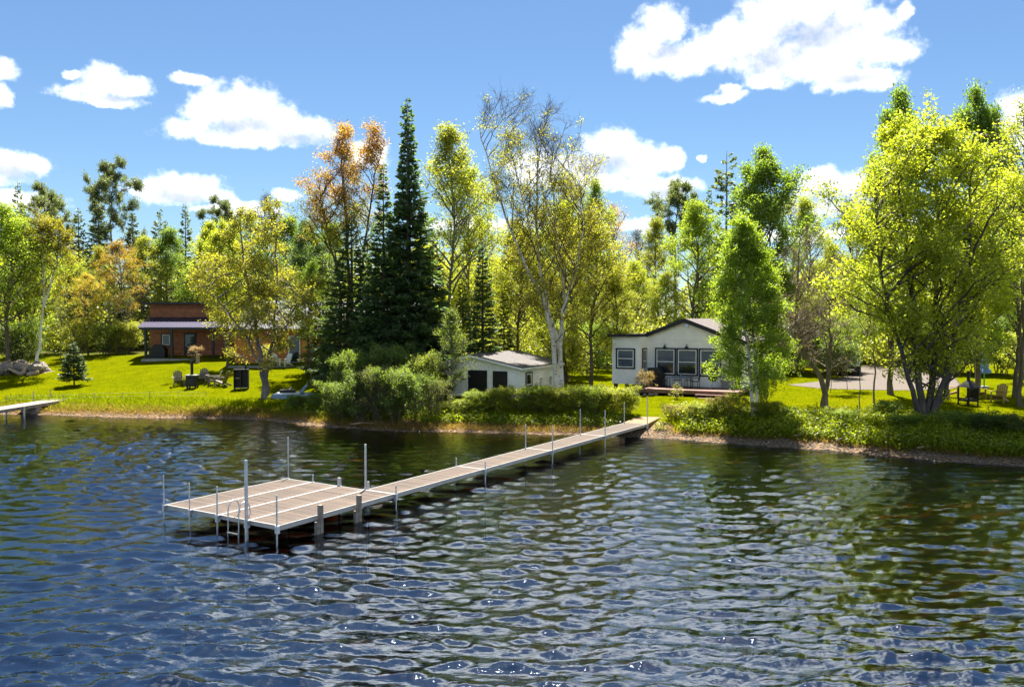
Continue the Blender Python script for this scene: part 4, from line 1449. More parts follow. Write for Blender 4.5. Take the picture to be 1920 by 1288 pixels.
# roofs
th = .13
for nm, pts in (('roof', [(-.40, ze - .40 * sl), (xr, zr), (xr, zr + th), (-.40, ze - .40 * sl + th)]), ('roof', [(6.5, zr - (6.5 - xr) * sl), (xr + .002, zr), (xr + .002, zr + th), (6.5, zr - (6.5 - xr) * sl + th)])):
    MB().prism(pts, 1, -.28, 8.3).build(nm, M['shingle_tan'], cot)
for pts in ([(-.46, ze - .46 * sl - .12), (xr, zr - .12), (xr, zr + th + .03), (-.46, ze - .46 * sl + th + .03)], [(6.56, zr - (6.56 - xr) * sl - .12), (xr + .003, zr - .12), (xr + .003, zr + th + .03), (6.56, zr - (6.56 - xr) * sl + th + .03)]):
    MB().prism(pts, 1, -.33, -.285).build('fascia', M['black'], cot)
MB().prism([(-2.15, wz1 + .02), (.02, wz1 + .10), (.02, wz1 + .22), (-2.15, wz1 + .12)], 1, -1.85, 3.3).build('roof', M['shingle_tan'], cot)
MB().prism([(-2.2, wz1 - .02), (.08, wz1 + .06), (.08, wz1 + .235), (-2.2, wz1 + .14)], 1, -1.90, -1.855).build('fascia', M['black'], cot)
MB().b2((.0, -.06, ze - .33), (5.2, -.03, ze - .29)).build('belly_band', M['white'], cot)
for (a, b) in ((.56, 1.99), (2.03, 3.48), (3.53, 5.0)):
    window(cot, a, b, 2.26 - CB.z, 4.11 - CB.z, -.034)
window(cot, -1.68, -.34, 2.72 - CB.z, 4.10 - CB.z, -1.594)
window(cot, -1.25, -.30, 2.35 - CB.z, 4.10 - CB.z, .030, axis='y', flip=1)
dr = MB().b2((5.35, .54, zf), (6.1, .57, zf + 2.05)).build('door', M['navy'], cot)
MB().b2((5.47, .52, zf + .5), (5.98, .55, zf + 1.9)).build('pane', M['glass'], dr)
for x in (1.28, 2.76):
    lm = MB().tube([(x, -.03, 4.30 - CB.z), (x, -.22, 4.36 - CB.z), (x, -.30, 4.28 - CB.z)], .018, 6).build('gooseneck_lamp', M['black'], cot)
    MB().tube([(x, -.30, 4.28 - CB.z), (x, -.30, 4.12 - CB.z)], [.03, .15], 12).build('lamp_shade', M['black'], lm)
MB().b2((xr - .12, -.36, zr - .06), (xr + .12, -.34, zr + .06)).build('ridge_cap', M['black'], cot)
MB().b2((xr - .02, -.10, zr - .42), (xr + .22, -.03, zr - .22)).build('flood_light', M['galv'], cot)

# wooden deck in front of it
dk = thing('wooden_deck', 'low red-brown wooden deck along the front of the white cottage', 'deck', CB, -rad(26))
dz = 1.58 - CB.z
bo = MB()
yb = -3.05
while yb < -.05:
    bo.b2((.02, yb, dz - .035), (6.6, min(yb + .135, -.045), dz))
    yb += .14
bo.b2((6.2, -.04, dz - .035), (6.6, .5, dz - .001))
bd = bo.build('deck_boards', M['deckwood'], dk)
bd['kind'] = 'stuff'
MB().b2((.0, -3.09, dz - .24), (6.62, -3.052, dz + .002)).build('rim_joist', M['deckwood'], dk)
MB().b2((6.602, -3.05, dz - .24), (6.64, .5, dz + .001)).build('rim_joist', M['deckwood'], dk)
MB().b2((-.02, -3.05, dz - .24), (.018, -.05, dz + .001)).build('rim_joist', M['deckwood'], dk)
for x in (.3, 2.2, 4.2, 6.3):
    for y in (-2.7, -.6):
        MB().b2((x - .07, y - .07, -.3), (x + .07, y + .07, dz - .04)).build('pier', M['black'], dk)
MB().b2((.2, -1.2, -.3), (6.4, -1.1, dz - .05)).build('void_shade', M['black'], dk)  # black sheet added for the shade in the void below the deck
stp = thing('deck_steps', 'two dark red-brown steps below the right front of the deck', 'steps', CB, -rad(26))
MB().b2((4.1, -3.45, dz - .26), (6.3, -3.10, dz - .21)).build('tread', M['deckwood'], stp)
MB().b2((4.3, -3.78, dz - .44), (6.2, -3.46, dz - .39)).build('tread', M['deckwood'], stp)
for x in (4.2, 6.15):
    MB().b2((x, -3.7, -.25), (x + .05, -3.12, dz - .262)).build('stringer', M['black'], stp)


def on_cot(x, y, z=None):
    w = Matrix.Rotation(-rad(26), 3, 'Z') @ Vector((x, y, 0)) + CB
    return Vector((w.x, w.y, CB.z + (dz if z is None else z)))


# covered barbecues
t = thing('covered_barbecue', 'barbecue under a black cover at the left end of the deck', 'barbecue', on_cot(.75, -.75), -rad(26))
MB().prism([(-.62, .0), (.62, .0), (.60, .85), (.50, 1.02), (.38, 1.22), (-.38, 1.22), (-.52, 1.0), (-.60, .85)], 1, -.30, .30).build('cover', M['black'], t)
MB().b2((-.64, -.31, .01), (.64, .31, .05)).build('hem', M['black'], t)
t = thing('barbecue_hood', 'grey hooded smoker beside the black covered barbecue', 'smoker', on_cot(-.02 + .05, -1.15, dz), -rad(26))
MB().prism([(-.32, .62), (.42, .62), (.42, .98), (.25, 1.22), (-.15, 1.22), (-.32, 1.02)], 1, -.26, .26).build('hood', M['greycover'], t)
MB().b2((-.30, -.25, .1), (.40, .25, .615)).build('cabinet', M['greycover'], t)
for x in (-.25, .35):
    for y in (-.2, .2):
        MB().b2((x - .03, y - .03, 0), (x + .03, y + .03, .1)).build('leg', M['blackmetal'], t)
MB().b2((-.28, -.33, .70), (.38, -.29, .73)).build('handle', M['chrome'], t)

# patio table and chairs
t = thing('patio_table', 'dark metal patio table with a glass top on the deck', 'table', on_cot(2.55, -1.45), -rad(26))
MB().b2((-.75, -.42, .70), (.75, .42, .715)).build('glass_top', M['bluegrey'], t)
MB().b2((-.78, -.45, .67), (.78, .45, .695)).build('rim', M['blackmetal'], t)
for x in (-.7, .7):
    for y in (-.38, .38):
        MB().tube([(x, y, 0), (x * .95, y * .95, .67)], .018, 6).build('leg', M['blackmetal'], t)
MB().tube([(.12, .1, .716), (.12, .1, .86), (.12, .1, .95)], [.05, .045, .015], 8).build('vase', M['bluegrey'], t)


def metal_chair(x, y, rz, label):
    t = thing('patio_chair', label, 'chair', on_cot(x, y), -rad(26) + rz, 'metal chairs around the patio table')
    MB().b2((-.24, -.24, .43), (.24, .24, .46)).build('seat', M['blackmetal'], t)
    b = MB()
    b.tube([(-.23, .24, 0), (-.23, .25, .46), (-.22, .32, .92), (.22, .32, .92), (.23, .25, .46), (.23, .24, 0)], .016, 6)
    b.build('back_frame', M['blackmetal'], t)
    for k in range(4):
        xx = -.13 + .087 * k
        MB().tube([(xx, .25, .48), (xx, .31, .90)], .008, 5).build('spindle', M['blackmetal'], t)
    for x_ in (-.23, .23):
        MB().tube([(x_, -.23, 0), (x_, -.23, .66), (x_, .26, .66)], .014, 6).build('arm_and_leg', M['blackmetal'], t)


metal_chair(1.5, -1.45, rad(90), 'metal chair at the left end of the patio table')
metal_chair(3.62, -1.45, rad(-90), 'metal chair at the right end of the patio table')
metal_chair(2.25, -.62, 0, 'metal chair between the patio table and the window, left one')
metal_chair(3.0, -.62, 0, 'metal chair between the patio table and the window, right one')
# kettle grill and a bench box at the right of the deck
t = thing('kettle_grill', 'small black kettle grill on legs at the right of the deck', 'grill', on_cot(4.75, -1.3), -rad(26))
prof = [(.02, .46), (.20, .50), (.29, .62), (.30, .72), (.27, .84), (.17, .93), (.03, .96)]
MB().tube([(0, 0, z) for _, z in prof], [r for r, _ in prof], 14).build('bowl', M['blackmetal'], t, smooth=True)
for a in (0, 2.1, 4.2):
    MB().tube([(.12 * math.cos(a), .12 * math.sin(a), .5), (.27 * math.cos(a), .27 * math.sin(a), 0)], .014, 6).build('leg', M['galv'], t)
MB().tube([(-.05, 0, .97), (0, 0, 1.02), (.05, 0, .97)], .012, 6).build('handle', M['whiteplastic'], t)
t = thing('storage_bench', 'dark storage bench against the cottage wall behind the kettle grill', 'bench', on_cot(5.55, -.35), -rad(26))
MB().b2((-.45, -.25, 0), (.45, .25, .45)).build('box', M['greycover'], t)
MB().b2((-.47, -.27, .452), (.47, .27, .49)).build('lid', M['greycover'], t)
MB().b2((-.47, .22, .495), (.47, .27, .9)).build('backrest', M['greycover'], t)

# weeping bush in a stone ring before the deck
b = hit(1209, 741)
proto('weeping', *broadleaf(240, 1.7, [(0, .1), (.4, .2), (.55, .55), (.8, .7), (1, .3)], cb=.55, nl=22, ns=5, nt=3, nleaf=8, leaf=.07, spread=.07, r0=.035, rise=.1, droop=.7, twig=.25))
plant('weeping', 'weeping_bush', 'small tan leaved weeping bush in a stone ring before the deck', 'bush', b, 0.85, 0, (.27, .20, .08), BKG)
rock_me = []


def rock_mesh(seed, s=1.0):
    r = np.random.RandomState(seed)
    import bmesh
    bm = bmesh.new()
    bmesh.ops.create_icosphere(bm, subdivisions=2, radius=.5)
    ph = r.uniform(0, 6, (3, 3))
    sx = r.uniform(.7, 1.3, 3)
    for v in bm.verts:
        k = 1 + .16 * math.sin(v.co.x * 5 + ph[0, 0]) + .14 * math.sin(v.co.y * 6 + ph[0, 1]) + .12 * math.sin(v.co.z * 7 + ph[0, 2])
        v.co = Vector((v.co.x * k * sx[0], v.co.y * k * sx[1], v.co.z * k * .7 * sx[2]))
    me = bpy.data.meshes.new('stone')
    bm.to_mesh(me)
    bm.free()
    return me


ROCKS = [rock_mesh(i) for i in range(5)]
ring = thing('stone_ring', 'ring of grey stones round the foot of the weeping bush', 'stones', b)
for k in range(11):
    a = 6.28 * k / 11
    o = link('stone', ROCKS[k % 5], M['stone'], ring)
    x, y = .75 * math.cos(a), .55 * math.sin(a)
    o.location = (x, y, g1(b.x + x, b.y + y) - b.z + .08)
    o.scale = (.34, .30, .34)
    o.rotation_euler = (0, 0, k)
# young fir in front of the deck
b = hit(1269, 748)
proto('fir_seedling', *conifer(222, .95, .42, cb=.12, per=5, dens=60, whorl=.13, droop=-.5, needle=.09, nw=.022, r0=.02, gap=0))
plant('fir_seedling', 'fir_seedling', 'tiny yellow-green fir seedling on the grass before the deck', 'tree', b, 1, 0, (.22, .22, .03), BK, leafm='needle')

# ------------------------------------------------------------------ white shed
SB = Vector((-2.5, 54.0, 1.05))
shd = thing('shed', 'low white boathouse shed with grey shingle roof and black doors', 'shed', SB, -rad(26))
sz0, sze, szr = 0.0, 3.04 - SB.z, 3.72 - SB.z
hw, dl = 3.35, 6.2
MB().prism([(-hw, -.2), (hw, -.2), (hw, sze), (0, szr), (-hw, sze)], 1, 0, dl).build('wall', M['white_shed'], shd)
x = -hw
while x < hw - .01:                                   # vertical boards on the gable front
    xb = min(x + .28, hw)
    zt = szr - max(abs(x), abs(xb)) * (szr - sze) / hw - .02
    MB().b2((x + .006, -.022, -.18), (xb - .006, -.001, zt)).build('wall_board', M['white_shed'], shd)
    x += .28
siding(shd, .0, dl, -.15, sze, hw + .001, M['white_shed'], axis='y', flip=1, h=.24, th=.015)
for s in (-1, 1):
    o_ = .32
    xe, ze_ = s * (hw + o_), szr - (hw + o_) * (szr - sze) / hw
    MB().prism([(s * .001, szr + .02), (xe, ze_ + .02), (xe, ze_ + .10), (s * .001, szr + .11)], 1, -.35, dl + .3).build('roof', M['shingle'], shd)
    MB().prism([(s * .002, szr - .12), (xe, ze_ - .10), (xe, ze_ + .018), (s * .002, szr + .018)], 1, -.36, -.32).build('rake_board', M['white_shed'], shd)
    MB().b2((xe - s * .03, -.31, ze_ - .10), (xe, dl + .28, ze_ + .016)).build('eave_board', M['white_shed'], shd)
d1 = MB().b2((-.35, -.06, -.12), (1.05, -.03, 1.72)).build('door', M['black'], shd)
MB().b2((-.42, -.075, -.12), (-.355, -.035, 1.79)).build('jamb', M['white_shed'], d1)
MB().b2((1.055, -.075, -.12), (1.12, -.035, 1.79)).build('jamb', M['white_shed'], d1)
d2_ = MB().b2((1.45, -.06, -.05), (2.48, -.03, 1.70)).build('door', M['black'], shd)
MB().tube([(1.56, -.10, .75), (1.56, -.06, .75)], .035, 8).build('handle', M['chrome'], d2_)
window(shd, .75, 1.75, .70, 1.62, hw + .015, trim=M['navy'], axis='y', flip=1, tw=.09, mid=0)
for y in (3.0, 4.6):
    v = MB().b2((hw + .005, y, .55), (hw + .04, y + .32, 1.10)).build('vent', M['greycover'], shd)
    for k in range(5):
        MB().b2((hw + .042, y + .03, .60 + .09 * k), (hw + .055, y + .29, .64 + .09 * k)).build('louver', M['white_shed'], v)
MB().b2((-3.6, -1.2, -.55), (1.3, -.08, -.16)).build('slab', M['concrete'], shd)

# ------------------------------------------------------------------ brown wooden house
HB = Vector((-26.5, 70.0, 2.72))
hs = thing('wooden_house', 'long orange-brown wooden house with dark metal porch roof on the left rise', 'house', HB)


def hx(px, y):
    return (px - 960) / F_PX * y - HB.x


yl = 2.4                                             # porch depth
x0, x1 = hx(281, 72.4), hx(474, 72.4)
zp, zt = 6.10 - HB.z, 7.24 - HB.z
MB().b2((x0, yl + .03, -.4), (x1, yl + 7, zt)).build('wall', M['cedar'], hs)
siding(hs, x0, x1, 0.0, zp - .3, yl + .028, M['cedar'], h=.2)
siding(hs, x0, x1, zp - .05, zt, yl + .028, M['cedar'], h=.2)
MB().prism([(x0 - .55, zt + .02), (x1 + .4, zt + .02), (x1 + .4, zt + .20), (x0 - .55, zt + .20)], 1, yl - .55, yl + 7.5).build('roof', M['black'], hs)
# porch roof of standing seam metal
ex0, ex1 = hx(259, 69.6), x1 + .3
zeav = 5.28 - HB.z
pr = MB().add([(ex0, -.45, zeav), (ex1, -.45, zeav), (ex1, yl, zp), (x0 - .1, yl, zp), (ex0, -.45, zeav + .05), (ex1, -.45, zeav + .05), (ex1, yl, zp + .05), (x0 - .1, yl, zp + .05)],
              [(3, 2, 1, 0), (4, 5, 6, 7), (0, 1, 5, 4), (1, 2, 6, 5), (2, 3, 7, 6), (3, 0, 4, 7)]).build('porch_roof', M['metalroof'], hs)
rb = MB()
n = 34
for k in range(n + 1):
    xa = ex0 + (ex1 - ex0) * k / n
    xb = (x0 - .1) + (ex1 - x0 + .1) * k / n
    rb.bar((xa, -.46, zeav + .065), (xb, yl - .01, zp + .065), .035, .035)
r_ = rb.build('seams', M['metalroof'], pr)
r_['kind'] = 'stuff'
MB().b2((ex0 + .05, -.40, zeav - .16), (ex1, -.30, zeav - .005)).build('beam', M['black'], hs)
for px in (274, 323, 400, 460):
    xx = hx(px, 69.8)
    MB().b2((xx - .09, -.40, -.1), (xx + .09, -.22, zeav - .165)).build('porch_post', M['black'], hs)
MB().b2((ex0 + .3, -.55, -.5), (ex1, yl, -.02)).build('slab', M['concrete'], hs)
window(hs, hx(302, 72.4), hx(321, 72.4), .95, 2.05, yl - .006, trim=M['black'], sash=M['white'], mid=0)
dd = MB().b2((hx(345, 72.4), yl - .06, .0), (hx(368, 72.4), yl - .01, 2.1)).build('door', M['black'], hs)
MB().b2((hx(348, 72.4), yl - .08, .9), (hx(365, 72.4), yl - .055, 1.95)).build('pane', M['glass'], dd)
# long right wing of orange logs
y2 = -2.6
rx0, rx1 = x1 + .05, hx(766, 67.4)
rzb, rzt = -.45, 5.25 - HB.z
MB().b2((rx0, y2 + .03, rzb), (rx1, y2 + 6.5, rzt)).build('wall', M['orange'], hs)
siding(hs, rx0, rx1, -.35, rzt, y2 + .028, M['orange'], h=.21, th=.05, name='log_course')
roof2 = MB().add([(rx0 - .3, y2 - .8, rzt - .1), (rx1 + .5, y2 - .8, rzt - .1), (rx1 + .5, y2 + 4.2, rzt + 2.2), (rx0 - .3, y2 + 4.2, rzt + 2.2), (rx0 - .3, y2 - .8, rzt), (rx1 + .5, y2 - .8, rzt), (rx1 + .5, y2 + 4.2, rzt + 2.3), (rx0 - .3, y2 + 4.2, rzt + 2.3)],
                 [(3, 2, 1, 0), (4, 5, 6, 7), (0, 1, 5, 4), (1, 2, 6, 5), (2, 3, 7, 6), (3, 0, 4, 7)]).build('roof', M['metalroof_grey'], hs)
rb = MB()
for k in range(33):
    xa = rx0 - .28 + (rx1 - rx0 + .75) * k / 32
    rb.bar((xa, y2 - .8, rzt + .015), (xa, y2 + 4.19, rzt + 2.315), .035, .035)
r_ = rb.build('seams', M['metalroof_grey'], roof2)
r_['kind'] = 'stuff'
for (a, b_) in ((540, 563), (600, 622), (660, 690)):
    if a == 540:
        window(hs, hx(a, 67.4), hx(b_, 67.4), -.25, 1.95, y2 - .02, trim=M['whiteplastic'], sash=M['black'], mid=0, name='sliding_door')
    else:
        window(hs, hx(a, 67.4), hx(b_, 67.4), .6, 1.9, y2 - .02, trim=M['black'], mid=0)
MB().b2((rx0, y2 - 1.6, -.62), (rx1 - 2, y2 + .0, -.40)).build('terrace', M['concrete'], hs)
t = thing('covered_grill', 'grill under a black cover on the porch of the brown house', 'barbecue', (hx(299, 71) + HB.x, 71.0, HB.z - .02))
MB().prism([(-.85, 0), (.55, 0), (.55, .75), (.30, 1.12), (-.35, 1.15), (-.75, .8)], 1, -.32, .32).build('cover', M['black'], t)
MB().b2((-.87, -.33, .01), (.57, .33, .05)).build('hem', M['black'], t)


# ------------------------------------------------------------------ garden furniture
def adirondack(mat):
    r = thing('adirondack_chair', 'x', 'chair')
    S = MB()
    for k in range(5):
        y = -.22 + .115 * k
        S.box((0, y, .385 - .045 * k), (.52, .10, .022), (-.36, 0, 0))
    S.build('seat', mat, r)
    for k in range(5):
        x = (k - 2) * .105
        top = 1.02 - .035 * abs(k - 2) ** 1.6
        MB().bar((x, .25, .20), (x * 1.08, .25 + (top - .2) * .42, top), .098, .02).build('back_slat', mat, r)
    for s in (-1, 1):
        MB().box((s * .345, .02, .585), (.13, .74, .024)).build('armrest', mat, r)
        MB().box((s * .30, -.27, .287), (.045, .10, .572)).build('front_leg', mat, r)
        MB().add([(s * .265, -.30, .28), (s * .265, -.30, .40), (s * .265, .62, .10), (s * .265, .62, 0), (s * .285, -.30, .28), (s * .285, -.30, .40), (s * .285, .62, .10), (s * .285, .62, 0)],
                 [(0, 1, 2, 3), (7, 6, 5, 4), (0, 4, 5, 1), (1, 5, 6, 2), (2, 6, 7, 3), (3, 7, 4, 0)]).build('rear_leg', mat, r)
    MB().box((0, .36, .56), (.60, .04, .06)).build('back_rail', mat, r)
    return r


def place_chairs(mat, spots, group, s=1.0):
    first = adirondack(mat)
    for i, (p, rz, lab) in enumerate(spots):
        o = first if i == 0 else copy_tree(first)
        o.location = p
        o.rotation_euler = (0, 0, rz)
        o.scale = (s, s, s)
        tag(o, lab, 'chair', group)


# a chair faces -y when rz = 0
place_chairs(M['grey_chair'], [
    (hit(335, 724), rad(28), 'grey adirondack chair left of the tall lawn stove'),
    (hit(379, 719.5), rad(4), 'grey adirondack chair behind the lawn stove, back to the house'),
    (hit(400, 721.5), rad(-65), 'grey adirondack chair turned left, right of the lawn stove'),
    (hit(414, 724), rad(-100), 'grey adirondack chair seen from the side, nearest the black rack')], 'grey chairs round the lawn stove', 1.08)
place_chairs(M['pine_chair'], [
    (hit(1873, 755), rad(-48), 'natural wood adirondack chair right of the black fire stove'),
    (hit(1832, 748), rad(8), 'natural wood adirondack chair behind the black fire stove'),
    (hit(1786, 745), rad(60), 'natural wood adirondack chair left of the fire stove beside the maple'),
    (hit(1766, 748), rad(80), 'natural wood adirondack chair mostly hidden by the maple stems')], 'wooden chairs round the fire stove', 1.05)
place_chairs(M['whiteplastic'], [
    ((hx(513, 65.4) + HB.x, 65.8, HB.z - .40), rad(30), 'white adirondack chair on the terrace, left of the pair'),
    ((hx(531, 65.4) + HB.x, 65.8, HB.z - .40), rad(-30), 'white adirondack chair on the terrace beside the sliding door')], 'white chairs on the terrace', 1.0)

# lawn stove: black box with a pipe
b = hit(361, 728)
t = thing('lawn_stove', 'black box stove with a tall pipe on the left lawn', 'stove', b)
MB().b2((-.36, -.30, .14), (.36, .30, .90)).build('firebox', M['blackmetal'], t)
MB().b2((-.40, -.34, .902), (.40, .34, .95)).build('top_plate', M['greycover'], t)
MB().tube([(-.05, .05, .951), (-.05, .05, 1.85)], .10, 12).build('pipe', M['blackmetal'], t)
MB().tube([(-.05, .05, 1.852), (-.05, .05, 1.93)], .125, 12).build('cap', M['blackmetal'], t)
for x in (-.28, .28):
    for y in (-.22, .22):
        MB().b2((x - .05, y - .05, -.05), (x + .05, y + .05, .139)).build('leg', M['blackmetal'], t)
MB().b2((-.22, -.325, .3), (.22, -.302, .7)).build('door', M['black'], t)

# black rack with open front
b = hit(452, 731)
t = thing('wood_rack', 'tall black open-fronted rack on the lawn left of the forked tree', 'rack', b, rad(12))
MB().b2((-.50, -.02, .10), (-.44, .55, 1.42)).build('side_panel', M['black'], t)
MB().b2((.44, -.02, .10), (.50, .55, 1.42)).build('side_panel', M['black'], t)
MB().b2((-.44, .50, .10), (.44, .55, 1.42)).build('back_panel', M['black'], t)
MB().b2((-.44, -.0, 1.37), (.44, .5, 1.419)).build('top', M['black'], t)
MB().b2((-.44, -.0, .12), (.44, .5, .17)).build('shelf', M['greycover'], t)
MB().b2((-.44, .02, .72), (-.06, .5, .76)).build('shelf', M['black'], t)
MB().b2((-.06, .0, .171), (-.01, .5, 1.369)).build('divider', M['black'], t)
for x in (-.45, .45):
    MB().b2((x - .04, .05, -.05), (x + .04, .15, .099)).build('leg', M['black'], t)
    MB().b2((x - .04, .40, -.05), (x + .04, .50, .099)).build('leg', M['black'], t)
for k in range(6):
    MB().tube([(-.36 + .06 * k, .06, .80 + .03 * (k % 2)), (-.36 + .06 * k, .46, .80 + .03 * (k % 2))], .035, 7).build('log', M['deadwood'], t)
MB().tube([(.30, .3, 1.42), (.30, .3, 1.75)], .05, 8).build('pipe', M['rubber'], t)

# stump carving with pale flowers beside the porch
b = hit(371, 680)
t = thing('tree_stump', 'brown stump below the porch of the brown house', 'stump', b)
MB().tube([(0, 0, -.1), (0, 0, .35), (.02, 0, .7)], [.2, .14, .16], 10).build('trunk', M['deadwood'], t)
plant('twiggy_shrub', 'flowering_shrub', 'pale pink flowering shrub above the stump by the porch', 'shrub', on_ground(366, b.y + .5), .55, 0, (.5, .36, .26), BK, part=('stems', 'foliage'))

# pedal boat drawn up on the bank
b = hit(548, 746)
t = thing('pedal_boat', 'low blue and white pedal boat drawn up on the bank grass', 'boat', b, rad(6))
for s in (-1, 1):
    MB().prism([(-1.3, .12), (-1.05, 0), (1.0, 0), (1.35, .18), (1.2, .30), (-1.15, .30)], 1, s * .45 - .22, s * .45 + .22).build('hull', M['bluegrey'], t)
MB().b2((-.95, -.55, .302), (.55, .55, .36)).build('deck', M['whiteplastic'], t)
for s in (-1, 1):
    MB().prism([(.45, .362), (.70, .362), (.98, .80), (.86, .84), (.55, .46)], 1, s * .32 - .2, s * .32 + .2).build('seat', M['bluegrey'], t)
MB().b2((-.75, -.4, .362), (.2, .4, .55)).build('console', M['black'], t)
MB().tube([(-.2, 0, .552), (-.05, 0, .72)], .02, 6).build('tiller', M['chrome'], t)

# root pile at the left edge
b = hit(22, 703)
t = thing('root_pile', 'heap of upturned tree roots and logs at the left lawn edge', 'logs', b)
rr_ = random.Random(4)
for k in range(26):
    a = rr_.uniform(0, math.pi)
    L = rr_.uniform(.9, 2.2)
    x, z = rr_.uniform(-2.6, 2.2), rr_.uniform(.1, 1.1)
    d = Vector((math.cos(a), rr_.uniform(-.5, .2), abs(math.sin(a)) * .7)).normalized()
    p = Vector((x, rr_.uniform(-.4, .9), z * (1 - abs(x) / 4.5)))
    pts = [p - d * L * .5, p + Vector((rr_.uniform(-.15, .15), 0, rr_.uniform(-.1, .15))), p + d * L * .5]
    pts = [Vector((q.x, q.y, max(q.z, .02))) for q in pts]
    MB().tube(pts, [rr_.uniform(.10, .24), rr_.uniform(.12, .22), rr_.uniform(.03, .10)], 7).build('root', M['deadwood'], t, smooth=True)
for k in range(9):
    o = link('clod', ROCKS[k % 5], M['deadwood'], t)
    o.location = (rr_.uniform(-2.2, 2.0), rr_.uniform(.2, 1.0), rr_.uniform(.15, .7))
    s = rr_.uniform(.8, 1.5)
    o.scale = (s, s, s)
for k, (px, py) in enumerate([(70, 698), (77, 697.5), (84, 697), (91, 696)]):
    b = hit(px, py)
    o = link('boulder', ROCKS[k], M['stone'])
    o.location = b + Vector((0, 0, .10))
    o.scale = (.55, .5, .55)
    tag(o, ['pale stone right of the root pile, first beside the birch foot', 'pale stone right of the root pile, second from the birch foot', 'pale stone right of the root pile, third from the birch foot', 'pale stone farthest right of the root pile'][k], 'stone', 'stones by the birch foot')

# wire fence along the left bank
fpx = [(12, 757), (120, 755), (177, 752), (230, 751), (281, 750), (334, 749), (386, 750)]
fp = [hit(a, c) for a, c in fpx]
t = thing('wire_fence', 'low wire fence on thin stakes along the left bank', 'fence', fp[0])
for p in fp:
    q = p - fp[0]
    MB().tube([(q.x, q.y, q.z - .2), (q.x, q.y, q.z + .55)], .018, 6).build('stake', M['pile'], t)
for h in (.28, .5):
    MB().tube([(p - fp[0]) + Vector((0, 0, h)) for p in fp], .005, 4).build('wire', M['galv'], t)

# fire stove on the right lawn
b = hit(1815, 760)
t = thing('fire_stove', 'black outdoor fire stove with a peaked hood and chimney on the right lawn', 'stove', b, rad(20))
for sx in (-1, 1):
    for sy in (-1, 1):
        MB().b2((sx * .34 - .03, sy * .34 - .03, -.05), (sx * .34 + .03, sy * .34 + .03, 1.02)).build('leg', M['blackmetal'], t)
MB().b2((-.37, -.37, .24), (.37, .37, .32)).build('fire_tray', M['blackmetal'], t)
MB().add([(-.42, -.42, 1.022), (.42, -.42, 1.022), (.42, .42, 1.022), (-.42, .42, 1.022), (-.10, -.10, 1.36), (.10, -.10, 1.36), (.10, .10, 1.36), (-.10, .10, 1.36)],
         [(3, 2, 1, 0), (4, 5, 6, 7), (0, 1, 5, 4), (1, 2, 6, 5), (2, 3, 7, 6), (3, 0, 4, 7)]).build('hood', M['blackmetal'], t)
MB().tube([(0, 0, 1.362), (0, 0, 1.88)], .085, 12).build('chimney', M['blackmetal'], t)
MB().tube([(0, 0, 1.882), (0, 0, 1.93)], .12, 12).build('cap', M['blackmetal'], t)
for (a, b_) in (((-.31, -.345, .33), (.31, -.33, .40)), ((-.31, .33, .33), (.31, .345, .40)), ((.33, -.31, .33), (.345, .31, 1.0)), ((-.31, -.345, .92), (.31, -.33, 1.0))):
    MB().b2(a, b_).build('panel', M['black'], t)
for k in range(3):
    MB().tube([(-.22, -.1 + .1 * k, .36), (.22, -.08 + .1 * k, .37)], .045, 7).build('log', M['deadwood'], t)

# closed parasol
b = on_ground(1847, 55.5)
t = thing('parasol', 'closed pale blue parasol on a green pole at the right lawn edge', 'parasol', b)
MB().tube([(0, 0, 0), (0, 0, 1.4)], .045, 8).build('pole', M['green'], t)
zz = np.linspace(.95, 2.25, 12)
fold = MB()
n = 16
vs, fs = [], []
for i, z in enumerate(zz):
    f = i / 11
    R0 = .30 * (1 - f) ** .8 + .035 + .05 * math.exp(-((f - .12) / .1) ** 2)
    if f > .22 and f < .36:
        R0 *= .72
    for k in range(n):
        a = 6.283 * k / n
        R = R0 * (1 + .28 * (-1) ** k * (1 - f))
        vs.append((R * math.cos(a), R * math.sin(a), z + .05 * (-1) ** k * (1 - f) * (i == 0)))
for i in range(11):
    for k in range(n):
        fs.append((i * n + k, i * n + (k + 1) % n, (i + 1) * n + (k + 1) % n, (i + 1) * n + k))
fold.add(vs, fs)
fold.build('canopy', M['blue'], t)
MB().tube([(0, 0, 2.25), (0, 0, 2.36)], .02, 6).build('finial', M['whiteplastic'], t)
MB().tube([(0, 0, 0.0), (0, 0, .10)], [.28, .24], 14).build('base', M['concrete'], t)

# gravel drive
def sheet(name, poly, mat, dzv, n=46):
    xs = [p[0] for p in poly]
    ys = [p[1] for p in poly]
    X = np.linspace(min(xs), max(xs), n * 2)
    Y = np.linspace(min(ys), max(ys), n * 2)
    def inside(x, y):
        c = False
        for i in range(len(poly)):
            (xa, ya), (xb, yb) = poly[i], poly[i - 1]
            if (ya > y) != (yb > y) and x < (xb - xa) * (y - ya) / (yb - ya) + xa:
                c = not c
        return c
    idx, vs, fs = {}, [], []
    def vid(i, j):
        if (i, j) not in idx:
            idx[(i, j)] = len(vs)
            vs.append((X[i], Y[j], g1(X[i], Y[j]) + dzv))
        return idx[(i, j)]
    for i in range(len(X) - 1):
        for j in range(len(Y) - 1):
            if inside((X[i] + X[i + 1]) / 2, (Y[j] + Y[j + 1]) / 2):
                fs.append((vid(i, j), vid(i + 1, j), vid(i + 1, j + 1), vid(i, j + 1)))
    o = link(name, mesh_np(name, np.array(vs), np.array(fs), True), mat)
    return tag(o, kind='structure')


